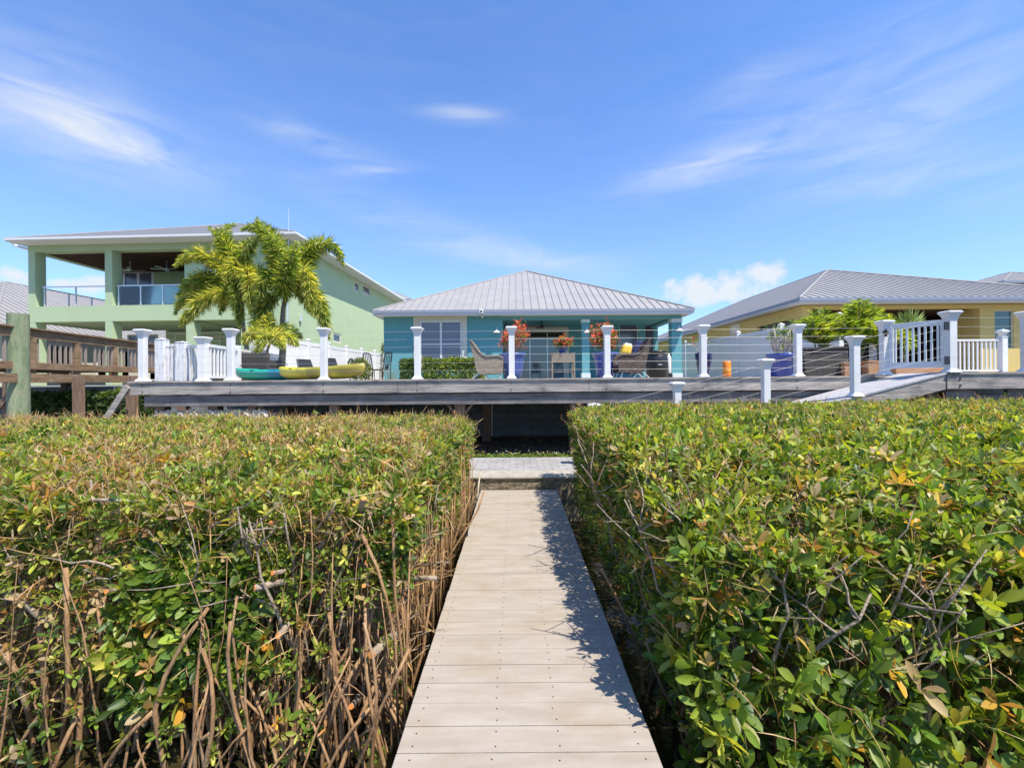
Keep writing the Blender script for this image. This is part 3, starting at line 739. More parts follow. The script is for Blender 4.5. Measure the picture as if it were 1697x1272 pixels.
# far roofs at the right
fh = empty('far_grey_house', (40, 34, GZ), label='two tier grey roofed house behind the yellow house at the right edge', cat='house')
c = at(1655, 474, 34); PB(MB().box(c.x + 1.2, c.x + 12, 35, 46, GZ, c.z), 'wall', m_cream, fh)
hip(fh, c.x, c.x + 13, 34, 47, c.z, (c.x + 6.4, 40, c.z + 1.1), (c.x + 7, 41, c.z + 1.1), sp=.45)
c2_ = at(1664, 465, 36.5); PB(MB().box(c2_.x + .7, c2_.x + 9, 37.2, 44, c.z, c2_.z), 'upper_wall', m_cream, fh)
hip(fh, c2_.x, c2_.x + 10, 36.5, 45, c2_.z, (c2_.x + 5, 40.5, c2_.z + 1.6), (c2_.x + 5, 41.5, c2_.z + 1.6), sp=.45, name='upper_roof')
fl = empty('far_tile_house', (-13, 62, GZ), label='distant house whose tiled roof peeks out behind the green house', cat='house')
c = at(655, 486, 60); PB(MB().box(c.x - 6, c.x + 1.0, 62, 71, GZ, at(655, 497, 60).z), 'wall', m_cream, fl)
hip(fl, c.x - 7, at(682, 493, 60).x, 60, 73, at(682, 495, 60).z, (at(655, 484, 63).x, 63, at(655, 484, 63).z), (at(640, 484, 68).x, 68, at(655, 484, 63).z), sp=.6)

# ------------------------------------------------------------------ green house (slightly turned)
TH = R(-2.5)
gorg = Vector((-10.45, 21.0, GZ))
gh = empty('green_house', gorg, TH, label='two storey mint green stucco house with upper balcony and brown porch ceiling', cat='house')
ct, st = math.cos(TH), math.sin(TH)
def glx(px, ly=0.0):
    r_ = (px - PX) / F      # world X = r*Y ; X = ox + lx ct - ly st ; Y = oy + lx st + ly ct
    lx = (r_ * (gorg.y + ly * ct) - gorg.x + ly * st) / (ct - r_ * st); return lx
def glz(px, py, ly=0.0):
    lx = glx(px, ly); Y = gorg.y + lx * st + ly * ct
    return at(px, py, Y).z - GZ
def gly(px):             # position along side wall lx = 0
    r_ = (px - PX) / F
    return (r_ * gorg.y - gorg.x) / (-st - r_ * ct)
gxl = glx(48); gz1 = glz(120, 533); gz2 = glz(120, 507); gzb = glz(120, 416); gzt = glz(48, 407)
DP = 4.2   # porch depth
u_r = glx(307); l_r = glx(400)
colw = glx(59) - glx(48)
xs_c = [(gxl, glx(59)), (glx(175), glx(187))]
mb = MB(); mb.box(gxl, u_r, 0, .35, gz1, gz2); mb.box(gxl, gxl + .3, .35, DP, gz1, gz2)
PB_ = lambda mb, n, m, par=gh, **k: mb.build(n, m, par, **k)
PB_(mb, 'balcony_parapet', m_green)
mb = MB(); mb.box(gxl, u_r, 0, .45, gzb, gzt); mb.box(gxl, gxl + .4, .45, DP, gzb - .02, gzt); PB_(mb, 'porch_beam', m_green)
for a, b_ in xs_c:
    PB_(MB().box(a, b_, .005, .50, 0, gz1 - .002), 'porch_column', m_green)
    PB_(MB().box(a, b_, .005, .50, gz2 + .002, gzb - .002), 'porch_column', m_green)
PB_(MB().box(glx(309), glx(321), .005, .5, 0, gz1 - .002), 'porch_column', m_green)
mb = MB(); grid_wall(mb, 'x', 0, .22, u_r, 0, gz1, gzt, [(glx(337), glx(359), glz(345, 478), glz(345, 415))])
grid_wall(mb, 'x', 0, .22, l_r, 0, 0, gz1, [])
sideholes = []
for (pa, pb, pt, pbm) in ((589, 596.5, 467, 484), (603, 614.5, 473.5, 489), (553, 566, 552, 568)):
    ya, yb = gly(pa), gly(pb); ym = (ya + yb) / 2; Yw_ = gorg.y + ym * ct
    sideholes.append((ya, yb, at((pa + pb) / 2, pbm, Yw_).z - GZ, at((pa + pb) / 2, pt, Yw_).z - GZ))
grid_wall(mb, 'y', -.22, 0, .22, 26, 0, gzt, sideholes)
grid_wall(mb, 'x', DP, DP + .2, gxl, u_r, gz2 - .5, gzt, [(glx(203, DP), glx(256, DP), gz2 - .45, glz(230, 447, DP))])
grid_wall(mb, 'x', DP, DP + .2, gxl + 3.4, l_r, 0, gz1, [])
mb.box(u_r, u_r + .2, .22, DP, gz1, gzt); mb.box(l_r, l_r + .2, .22, DP, 0, gz1)
mb.box(gxl + 3.2, gxl + 3.4, DP, 26, 0, gzt)
PB_(mb, 'stucco_wall', m_green)
PB_(MB().box(gxl + .4, u_r, .45, DP, gzb + .02, gzb + .08), 'porch_ceiling', m_brownceil)
PB_(MB().box(gxl + .31, l_r, .36, DP, gz1 + .05, gz1 + .25), 'balcony_floor', m_green)
def gwin(axis, c, a0, a1, z0, z1, **k): return window_l(gh, axis, c, a0, a1, z0, z1, **k)
def window_l(root, *a, **k):
    w = window(root, *a, **k); w.location = (0, 0, 0); return w
gwin('x', .05, glx(337), glx(359), glz(345, 478), glz(345, 415), fr=.08, pane=m_glass, bars=(glz(345, 447),))
fd = gwin('x', DP + .03, glx(203, DP), glx(256, DP), gz2 - .45, glz(230, 447, DP), fr=.16, mull=((glx(203, DP) + glx(256, DP)) / 2,), pane=m_glassblue, mfr=m_white, name='french_door')
gwin('x', DP - .02, glx(345, DP), glx(390, DP), .05, glz(370, 556, DP), fr=.1, mull=(glx(365, DP),), pane=m_glass, mfr=m_cream, name='sliding_door')
gwin('x', DP - .02, glx(290, DP), glx(312, DP), .8, glz(300, 552, DP), fr=.1, pane=m_glass, mfr=m_cream)
gwin('x', DP - .02, glx(212, DP), glx(262, DP), .9, glz(240, 554, DP), fr=.1, mull=(glx(237, DP),), pane=m_glassblue, mfr=m_cream)
for h_ in sideholes: gwin('y', -.03, h_[0], h_[1], h_[2], h_[3], fr=.10, pane=m_glass, out=1, mfr=m_cream)
# roof
ov = .75; ezl = glz(48, 401) 
def rp_(x, y, z): return Vector((x, y, z))
cxm = gxl / 2
def hip_local(root, *a, **k):
    before = set(root.children); hip(root, *a, **k)
    for o in set(root.children) - before: o.location = (0, 0, 0)
hip_local(gh, glx(10, -.75), ov, -ov, 27, gzt + .11, (cxm, 6.0, gzt + 2.95), (cxm, 20.5, gzt + 2.95), sp=.32, fas=.12, mfas=m_cream, mdrip=m_soffit)
# balcony rail
for (a, b_) in ((glx(66), glx(175)), (glx(189.5), glx(306))):
    ra = empty('balcony_railing', (0, 0, 0))
    col.objects.unlink(ra); bpy.data.objects.remove(ra)
    n = 3 if a < glx(100) else 4
    zt_ = gz2 + .95
    rl = PB_(MB().bar((a, .18, zt_), (b_, .18, zt_), .06, .05), 'balcony_rail', m_alu)
    for k in range(n):
        x = a + .08 + (b_ - a - .16) * k / (n - 1)
        MB().box(x - .025, x + .025, .155, .205, gz2 + .002, zt_ - .026).build('rail_post', m_alu, rl)
    if n == 4: MB().box(a + .05, b_ - .05, .175, .185, gz2 + .06, zt_ - .04).build('glass_panel', m_railglass, rl)
rl = PB_(MB().bar((gxl + .18, .4, gz2 + .95), (gxl + .18, DP, gz2 + .95), .05, .04), 'side_balcony_rail', m_alu)
for k in range(4):
    y_ = .5 + (DP - .6) * k / 3
    MB().box(gxl + .155, gxl + .205, y_ - .025, y_ + .025, gz2 + .002, gz2 + .93).build('rail_post', m_alu, rl)
dsp = MB(); dsp.tube([(gxl - .45, -.3, gzt + .08), (gxl - .40, -.2, gzt - .05), (gxl - .1, .1, gzt - .14), (gxl - .05, .3, gzt - .16)], .05, 8)
PB_(dsp, 'downspout', m_alu)
# fans on the upper porch
for px, py, lab, rt in ((217, 437, 'pale ceiling fan in the left bay of the green balcony', .3), (278, 435, 'pale ceiling fan half hidden by palm fronds on the green balcony', .9)):
    ly = 2.1; lx = glx(px, ly); w = gh.matrix_basis @ Vector((lx, ly, gzb + .02)) if False else Matrix.Translation(gorg) @ Matrix.Rotation(TH, 4, 'Z') @ Vector((lx, ly, gzb + .02))
    fan(w, .72, m_cream, m_alu, lab, drop=.38, rot=rt)
# wall lamp on the green side wall
yl = gly(497); Pw = Matrix.Translation(gorg) @ Matrix.Rotation(TH, 4, 'Z') @ Vector((.06, yl, 0)); zl = at(497, 527, Pw.y).z
o = MB().box(-.05, .05, -.07, .07, -.16, .16).build('wall_lantern', m_alu, bevel=.01); o.location = (Pw.x, Pw.y, zl); tag(o, 'small grey lantern on the sunny side wall of the green house', 'lamp')
# antenna mast
pt = at(478.5, 346, 20.6); pb_ = at(477, 560, 20.6)
o = MB().tube([(pb_.x, 20.6, GZ), (pb_.x, 20.6, 5), (pt.x, 20.6, pt.z)], [.03, .025, .014], 6).build('antenna_mast', m_alu); tag(o, 'tall thin metal mast rising behind the palms beside the green house', 'mast')

# ------------------------------------------------------------------ grey roofed neighbour, far left
nh = empty('grey_roof_house', (-31, 22, GZ), label='low neighbour house with dark seamed grey roof behind the green balcony', cat='house')
pa = at(8, 467, 28); ez_ = at(-10, 538, 22).z
hip(nh, pa.x - 6.2, pa.x + 6.2, 22, 58, ez_, (pa.x, 28, pa.z), (pa.x, 52, pa.z), sp=.42, seam_h=.05)
mb = MB(); grid_wall(mb, 'x', 22.6, 22.8, pa.x - 5.6, pa.x + 5.6, GZ, ez_ - .18, []); grid_wall(mb, 'y', pa.x + 5.4, pa.x + 5.6, 22.8, 57, GZ, ez_ - .18, [])
PB(mb, 'wall', m_cream, nh)
for k in range(6):
    y_ = 24 + k * 4
    window(nh, 'y', pa.x + 5.63, y_, y_ + 2.4, 1.9, 3.9, fr=.08, mull=(y_ + 1.2,), out=1)

# ------------------------------------------------------------------ brown neighbour deck, far left
bd = empty('brown_deck', (-10.4, 11, 0.2), label='brown timber deck with slatted balustrade at the left edge of the photo', cat='deck')
LA = Vector((-10.17, 9.5, 0)); LB = Vector((-10.8, 13.7, 0)); dL = (LB - LA)
def lp(px, off=0.0):     # point of the railing line seen at pixel column px
    r_ = (px - PX) / F; a = LA + Vector((off, 0, 0))
    t_ = (r_ * a.y - a.x) / (dL.x - r_ * dL.y); p = a + dL * t_; return Vector((p.x, p.y, 0))
def lz(px, py): p = lp(px); return at(px, py, p.y).z
P0, P1 = lp(-90), lp(261)
def V(p, z, dx=0.0): return (p.x + dx, p.y, z)
zt0 = lz(48, 545)
mb = MB(); mb.bar(V(P0, zt0 + .01), V(P1, zt0 + .01), .16, .035); PB(mb, 'cap_rail', m_brownwood, bd, bevel=.004)
mb = MB(); mb.bar(V(P0, zt0 - .10), V(P1, zt0 - .10), .045, .17); PB(mb, 'top_rail', m_brownwood, bd)
zb0 = lz(48, 606)
PB(MB().bar(V(P0, zb0 - .0, .03), V(P1, zb0, .03), .05, .15), 'rim_board', m_brownwood, bd, bevel=.004)
PB(MB().bar(V(P0, lz(48, 625) - .02, .09), V(lp(238), lz(48, 625) - .02, .09), .06, .19), 'beam', m_brownwood, bd, bevel=.004)
for px in (-60, 52, 126, 189, 238):
    p = lp(px, -.04); PB(MB().box(p.x - .08, p.x + .06, p.y - .06, p.y + .06, zb0 - .2, zt0 - .18), 'rail_post', m_brownwood, bd, bevel=.005)
px = -70
for k in range(40):
    q = P0 + (P1 - P0) * ((k + .5) / 40); q.x -= .035
    if k % 9 == 4: continue
    PB(MB().box(q.x - .02, q.x + .02, q.y - .02, q.y + .02, zb0 + .05, zt0 - .19), 'baluster', m_baluster, bd)
flo = MB()
for k in range(30):
    x = -10.6 - k * .15; flo.box(x - .14, x, 9.6 if k < 12 else 9.2, 14.5, zb0 - .02, zb0 + .02)
PB(flo, 'floor_boards', m_brownwood, bd)
for px, Yd in ((125, 10.0), (9, 9.6), (214, 9.6), (105, 12.0)):
    p = at(px, 660, Yd); PB(MB().box(p.x - .075, p.x + .075, Yd, Yd + .15, 0.1, zb0 - .22), 'support_post', m_postwood, bd, bevel=.005)
PB(MB().bar(at(-10, 684, 9.3), at(28, 640, 9.3), .1, .05, (0, 1, 0)), 'brace', m_postwood, bd)
PB(MB().bar(at(176, 694, 9.4), at(212, 640, 9.4), .12, .05, (0, 1, 0)), 'brace', m_greywood, bd, label='grey diagonal brace')
gp_ = empty('piling', (at(33, 600, 9.25).x, 9.25, -.6), label='thick green treated round piling standing at the corner of the brown deck', cat='piling')
c = at(33, 600, 9.25)
mb = MB(); prof = []
zt_ = at(33, 520, 9.25).z
pts = [(c.x - .03 + .0 * k, 9.25, -.6 + (zt_ + .6) * k / 10) for k in range(11)]
mb.tube(pts, [.175 - .001 * k + random.uniform(-.004, .004) for k in range(11)], 20)
PB(mb, 'pile', m_piling, gp_, smooth=False)
# things seen under / behind the brown deck

# ------------------------------------------------------------------ old white side balustrade on the grey deck
ob = empty('white_balustrade', (at(269, 600, 10.9).x, 10.9, DZ), label='old peeling white picket balustrade at the left end of the grey deck', cat='railing')
def sqp(px, w, Y, ytop, mat=m_oldwhite, name='post', par=ob):
    c = at(px, 600, Y); h = w * Y / F / 2; zt = at(px, ytop, Y).z
    mb = MB(); mb.box(c.x - h, c.x + h, Y - h, Y + h, DZ, zt - .04); mb.add([(c.x - h - .01, Y - h - .01, zt - .04), (c.x + h + .01, Y - h - .01, zt - .04), (c.x + h + .01, Y + h + .01, zt - .04), (c.x - h - .01, Y + h + .01, zt - .04), (c.x, Y, zt)],
           [(0, 3, 2, 1), (0, 1, 4), (1, 2, 4), (2, 3, 4), (3, 0, 4)])
    return PB(mb, name, mat, par)
sqp(269, 14, 10.9, 560); sqp(303, 15, 10.9, 565)
p, q = at(275, 572, 10.9), at(298, 576, 10.9); p.z = q.z = at(286, 572, 10.9).z
PB(MB().bar(p, q, .06, .07), 'top_rail', m_oldwhite, ob)
for px in (279, 285, 291, 296): c = at(px, 600, 10.9); PB(MB().box(c.x - .03, c.x + .03, 10.88, 10.92, DZ, p.z - .03), 'picket', m_oldwhite, ob)
p, q = at(309, 574, 10.9), at(331, 574, 10.6); PB(MB().bar(p, q, .06, .07), 'top_rail', m_oldwhite, ob)
for px in (315, 320, 325, 330): c = at(px, 600, 10.8); PB(MB().box(c.x - .02, c.x + .02, 10.79, 10.82, DZ, p.z - .03), 'picket', m_oldwhite, ob)
b2 = empty('white_balustrade', (at(337, 600, 10.4).x, 10.4, DZ), label='white picket balustrade receding behind the brown wicker sofa', cat='railing')
rail_post(at(337, 600, 10.4).x, 10.4, DZ, at(337, 558, 10.4).z - DZ, b2, w=.085)
A_, B_ = at(345, 573, 10.45), at(462, 577, 15.0)
A_.z = 2.50; B_.z = 2.52
PB(MB().bar(A_, B_, .07, .07), 'top_rail', m_white, b2); 
PB(MB().bar((A_.x, A_.y, 1.78), (B_.x, B_.y, 1.78), .06, .06), 'bottom_rail', m_white, b2)
for k in range(26):
    q = A_.lerp(B_, (k + .5) / 26); PB(MB().box(q.x - .02, q.x + .02, q.y - .02, q.y + .02, 1.80, 2.47), 'picket', m_white, b2)
for t_ in (.33, .72): q = A_.lerp(B_, t_); PB(MB().box(q.x - .06, q.x + .06, q.y - .06, q.y + .06, GZ, 2.62), 'post', m_white, b2)

# ------------------------------------------------------------------ vinyl fences
def vfence(A, B, h, n, lab, mat=m_white):
    r_ = empty('vinyl_fence', (A.x, A.y, GZ), label=lab, cat='fence')
    A = Vector((A.x, A.y, 0)); B = Vector((B.x, B.y, 0)); d = (B - A) / n; u = d.normalized(); nn = Vector((-u.y, u.x, 0))
    for k in range(n + 1):
        p = A + d * k; h2 = h
        po = PB(MB().box(p.x - .065, p.x + .065, p.y - .065, p.y + .065, GZ, GZ + h + .06), 'post', mat, r_)
        MB().sq([(.075, GZ + h + .06), (.08, GZ + h + .08), (.08, GZ + h + .10), (.01, GZ + h + .15)], p.x, p.y).build('post_cap', mat, po)
        if k < n:
            a = p + u * .066; b = p + d - u * .066
            pn = MB(); L = (b - a).length; m_ = int(L / .16)
            for i in range(m_):
                s0 = a + u * (L * i / m_); s1 = a + u * (L * (i + 1) / m_ - .006)
                pn.bar((s0.x, s0.y, GZ + h / 2), (s1.x, s1.y, GZ + h / 2), .022, h - .3)
            PB(pn, 'panel', mat, r_)
            PB(MB().bar((a.x, a.y, GZ + h - .07), (b.x, b.y, GZ + h - .07), .05, .14), 'top_rail', mat, r_)
            PB(MB().bar((a.x, a.y, GZ + .12), (b.x, b.y, GZ + .12), .05, .14), 'bottom_rail', mat, r_)
    return r_
A = at(420, 560, 15.6); B = at(640, 583, 27.5)
vfence(A, B, 1.72, 7, 'bright white vinyl fence between the green and the teal house')
A = at(1392, 560, 13.0); B = at(1126, 560, 22.5)
vfence(A, B, 1.78, 4, 'shaded pale vinyl fence between the teal and the yellow house')

# white slim picket railing at the right with a lamp capped post
wr_ = empty('picket_railing', (at(1625, 600, 11).x, 11, 1.68), label='slim white picket railing beyond the platform in front of the yellow house', cat='railing')
xa, xb = at(1560, 563, 11).x, at(1655, 563, 11).x; zt = at(1620, 563.5, 11).z
PB(MB().bar((xa, 11, zt), (xb, 11, zt), .05, .045), 'top_rail', m_white, wr_)
PB(MB().bar((xa, 11, 1.80), (xb, 11, 1.80), .05, .04), 'bottom_rail', m_white, wr_)
k = 0
x = xb - .10
while x > xa:
    PB(MB().box(x - .014, x + .014, 10.986, 11.014, 1.82, zt - .02), 'picket', m_white, wr_); x -= .105
cpx = at(1661, 600, 11).x
po = PB(MB().box(cpx - .065, cpx + .065, 10.93, 11.06, 1.60, zt + .05), 'post', m_white, wr_, bevel=.006)
MB().sq([(.07, zt + .05), (.075, zt + .07), (.04, zt + .09), (.055, zt + .15), (.09, zt + .19), (.09, zt + .21), (.02, zt + .26)], cpx, 10.995).build('solar_cap', m_alu, po)
for px in (1447,):
    c = at(px, 590, 10.8); o = MB().box(c.x - .055, c.x + .055, 10.75, 10.86, 1.6, at(px, 560, 10.8).z).build('garden_post', m_white, bevel=.006); tag(o, 'white square post among the potted palms', 'post')

# ------------------------------------------------------------------ kayaks
def kayak(name_lab, loc, L, hw, rz_, mat, fit=True, hs=1.0):
    r_ = empty('kayak', loc, rz_, label=name_lab, cat='kayak')
    mb = MB(); n = 26; m_ = 12; vs = []; fs = []
    for i in range(n + 1):
        t_ = -1 + 2 * i / n
        w = hw * max(0.02, (1 - abs(t_) ** 2.6)) ** 0.62
        keel = .01 + .13 * abs(t_) ** 5; gun = .27 + .05 * abs(t_) ** 3
        top = gun + .035 * (1 - abs(t_) ** 2)
        if abs(t_) < .55: top = gun - .10 * (1 - (abs(t_) / .55) ** 4)
        for j in range(m_):
            a = math.pi * j / (m_ - 1)        # 0..pi around the bottom
            cy = math.cos(a); sy = math.sin(a)
            yy = w * (abs(cy) ** .75) * (1 if cy > 0 else -1); zz = gun - (gun - keel) * (sy ** .8)
            vs.append((t_ * L / 2, yy, zz))
        vs.append((t_ * L / 2, -w * .55, (gun + top) / 2 + .01)); vs.append((t_ * L / 2, 0, top)); vs.append((t_ * L / 2, w * .55, (gun + top) / 2 + .01))
    M_ = m_ + 3
    for i in range(n):
        for j in range(M_): fs.append((i * M_ + j, i * M_ + (j + 1) % M_, (i + 1) * M_ + (j + 1) % M_, (i + 1) * M_ + j))
    fs.append(tuple(range(M_))); fs.append(tuple(n * M_ + j for j in reversed(range(M_))))
    mb.add([(x, y, z * hs) for x, y, z in vs], fs); mb.build('hull', mat, r_, smooth=True)
    MB().tube([(-L * .40, -hw * .56, .262 * hs), (-L * .2, -hw * .93, .255 * hs), (L * .2, -hw * .93, .255 * hs), (L * .40, -hw * .56, .262 * hs)], .011, 6).build('rub_strip', m_blackpl, r_)
    if fit:
        for x0 in ((-.28, .62) if fit == 2 else (.1,)):
            s_ = MB(); s_.box(x0 - .24, x0 + .16, -.2, .2, .24, .29); s_.bar((x0 - .24, 0, .30), (x0 - .33, 0, .46), .36, .04, (0, 1, 0)) if False else None
            s_.add([(x0 - .24, -.19, .27), (x0 - .24, .19, .27), (x0 - .33, .17, .47), (x0 - .33, -.17, .47), (x0 - .20, -.19, .27), (x0 - .20, .19, .27), (x0 - .29, .17, .48), (x0 - .29, -.17, .48)],
                   [(0, 1, 2, 3), (4, 7, 6, 5), (0, 4, 5, 1), (1, 5, 6, 2), (2, 6, 7, 3), (3, 7, 4, 0)])
            s_.build('seat', m_blackpl, r_, bevel=.01)
            MB().tube([(x0 + .15, .16, .32), (x0 + .22, .15, .44), (x0 + .33, .12, .45), (x0 + .37, .10, .34)], .014, 6).build('handle', m_blackpl, r_)
    MB().tube([(-L / 2 + .10, 0, .36), (-L / 2 + .17, 0, .41), (-L / 2 + .25, 0, .36)], .010, 6).build('carry_loop', m_blackpl, r_)
    return r_
kayak('teal green kayak lying on the grey deck behind the bow of the yellow one', (-5.93, 11.35, DZ + .01), 2.45, .34, R(-12), m_kteal, fit=False)
kayak('yellow tandem kayak with two black seats lying on the grey deck', (-4.36, 10.1, DZ + .01), 2.95, .35, R(-32), m_kyellow, fit=2, hs=1.0)

# ------------------------------------------------------------------ wicker furniture
ws = empty('wicker_sofa', (at(400, 600, 12.2).x, 12.2, DZ - .05), R(-6), label='dark brown wicker sofa seen from behind, left of the palm trunk', cat='sofa')
MB().box(-.78, .78, -.05, .07, .06, .80).build('backrest', m_wickerdark, ws, bevel=.03)
MB().box(-.78, .78, .08, .75, .06, .42).build('seat_base', m_wickerdark, ws, bevel=.03)
for s_ in (-1, 1): MB().box(s_ * .68 - .09, s_ * .68 + .09, .08, .75, .425, .62).build('armrest', m_wickerdark, ws, bevel=.03)
MB().box(-.58, .58, .10, .74, .425, .55).build('seat_cushion', m_cream2, ws, bevel=.04)
for sx_ in (-.7, .7):
    for sy_ in (0.02, .68): MB().box(sx_ - .03, sx_ + .03, sy_ - .03, sy_ + .03, 0, .058).build('leg', m_black, ws)

def wicker_chair(loc, mir, lab, mw, cush=True):
    r_ = empty('wicker_armchair', loc, 0, label=lab, cat='chair', group='wicker armchairs by the big blue pots')
    f = lambda pts: [(x * mir, z) for x, z in pts]
    # side outline: seat at left (-x), tall raked back at right (+x)
    side = [(-.42, .16), (-.44, .56), (-.30, .62), (.02, .60), (.20, .72), (.42, 1.04), (.46, 1.02), (.36, .60), (.28, .22), (.18, .13)]
    for yy in (-.34, .30):
        MB().prism(f(side), yy, yy + .04).build('side_panel', mw, r_, bevel=.01)
    MB().prism(f([(-.42, .30), (-.42, .36), (.24, .33), (.24, .27)]), -.30, .30).build('seat', mw, r_)
    MB().prism(f([(.16, .30), (.42, 1.04), (.46, 1.02), (.26, .27)]), -.299, .299).build('backrest', mw, r_)
    rr = MB(); rr.tube([(x * mir, -.35, z + .01) for x, z in side[1:7]], .02, 6); rr.tube([(x * mir, .35, z + .01) for x, z in side[1:7]], .02, 6)
    rr.build('rim', mw, r_)
    for yy in (-.30, .30):
        MB().tube([(.10 * mir, yy, .40), (.20 * mir, yy, .20), (.42 * mir, yy, 0)], .012, 6).build('leg', m_alu, r_)
        MB().tube([(.30 * mir, yy, .50), (.10 * mir, yy, .16), (-.02 * mir, yy, 0)], .012, 6).build('leg', m_alu, r_)
        MB().tube([(-.30 * mir, yy, .17), (-.36 * mir, yy, 0)], .012, 6).build('leg', m_alu, r_)
    MB().prism(f([(-.36, .365), (-.38, .45), (.16, .43), (.18, .35)]), -.28, .28).build('seat_cushion', m_cream2, r_, bevel=.03)
    return r_
c = at(1046, 600, 12.4); wicker_chair((c.x, 12.4, DZ), 1, 'brown wicker armchair with navy and yellow cushions, right of the second red flowering pot', m_wicker)
c2x = at(1052, 570, 12.3)
o = MB().prism([(-.12, -.2), (-.02, -.22), (.17, .16), (.07, .20)], -.22, .22).build('cushion', m_navy, bevel=.05, seg=3); o.location = (at(1052, 577, 12.4).x, 12.4, at(1052, 576, 12.4).z); tag(o, 'navy blue cushion leaning on the back of the right wicker armchair', 'cushion')
o = MB().prism([(-.15, -.12), (.13, -.16), (.17, .08), (-.06, .13)], -.18, .12).build('cushion', m_yelcush, bevel=.06, seg=3); o.location = (at(1034, 577, 12.4).x, 12.3, at(1034, 579, 12.4).z); tag(o, 'yellow cushion on the right wicker armchair', 'cushion')
o = MB().prism([(-.10, -.12), (.12, -.12), (.14, .10), (-.08, .14)], -.15, .15).build('cushion', m_cream2, bevel=.05, seg=3); o.location = (at(1040, 573, 12.6).x, 12.72, at(1040, 575, 12.4).z); tag(o, 'cream cushion between the yellow and the navy cushion', 'cushion')
c = at(808, 600, 12.5); wicker_chair((c.x, 12.5, DZ), -1, 'taupe wicker armchair leaning back beside the clipped shrubs, left of the first blue pot', m_wickertan)

st_ = empty('side_table', (at(932, 600, 12.2).x, 12.2, DZ), 0, label='square wicker side table carrying a small blue pot', cat='table')
MB().box(-.31, .31, -.25, .25, .44, .66).build('table_apron', m_wickertan, st_, bevel=.01)
MB().box(-.32, .32, -.26, .26, .662, .68).build('table_top', m_wickertan, st_, bevel=.006)
for a in (-1, 1):
    for b_ in (-1, 1): MB().box(a * .29 - .02, a * .29 + .02, b_ * .23 - .02, b_ * .23 + .02, 0, .438).build('leg', m_wickertan, st_)
MB().box(-.27, .27, -.21, .21, .18, .20).build('shelf', m_wickertan, st_)

# ------------------------------------------------------------------ foliage engine
def leafmesh(name, mat, B, D, N, L, Wd, C, parent=None, detail=True, curv=0.12, fold=0.18):
    n = len(B)
    D = D / np.linalg.norm(D, axis=1, keepdims=True)
    S = np.cross(D, N); ln = np.linalg.norm(S, axis=1, keepdims=True); S = np.where(ln > 1e-5, S / np.maximum(ln, 1e-6), np.array([[1., 0, 0]]))
    U = np.cross(S, D); L = L[:, None]; Wd = Wd[:, None]
    def pt(t, s):
        return B + D * L * t - U * L * curv * t * t + S * Wd * s + U * Wd * abs(s) * fold * 2
    if detail:
        V = np.stack([B, pt(.28, -.34), pt(.28, 0), pt(.28, .34), pt(.62, -.5), pt(.62, 0), pt(.62, .5), pt(.88, -.32), pt(.88, 0), pt(.88, .32), pt(1, 0)], 1)
        loops = np.array([0, 2, 1, 0, 3, 2, 1, 2, 5, 4, 2, 3, 6, 5, 4, 5, 8, 7, 5, 6, 9, 8, 7, 8, 10, 8, 9, 10]); starts = np.array([0, 3, 6, 10, 14, 18, 22, 25]); k = 11
    else:
        V = np.stack([B, pt(.5, -.5), pt(1, 0), pt(.5, .5)], 1)
        loops = np.array([0, 2, 1, 0, 3, 2]); starts = np.array([0, 3]); k = 4
    me = bpy.data.meshes.new(name)
    me.vertices.add(n * k); me.vertices.foreach_set('co', V.reshape(-1).astype(np.float32))
    lo = (loops[None, :] + (np.arange(n) * k)[:, None]).reshape(-1); stt = (starts[None, :] + (np.arange(n) * len(loops))[:, None]).reshape(-1)
    me.loops.add(len(lo)); me.loops.foreach_set('vertex_index', lo.astype(np.int32))
    me.polygons.add(len(stt)); me.polygons.foreach_set('loop_start', stt.astype(np.int32))
    me.update(calc_edges=True)
    a = me.attributes.new('leafcol', 'FLOAT_COLOR', 'POINT')
    cc = np.concatenate([np.repeat(C, k, axis=0), np.ones((n * k, 1))], 1); a.data.foreach_set('color', cc.reshape(-1).astype(np.float32))
    me.materials.append(mat)
    o = bpy.data.objects.new(name, me); col.objects.link(o)
    if parent is not None:
        o.parent = parent
        if parent.type == 'EMPTY': o.location = -parent.location
    return o
def pick(pal, n, w=None):
    pal = np.array(pal); i = rng.choice(len(pal), n, p=w); c = pal[i]
    return c * rng.uniform(.75, 1.25, (n, 1))
def unit(a): return a / np.maximum(np.linalg.norm(a, axis=1, keepdims=True), 1e-6)
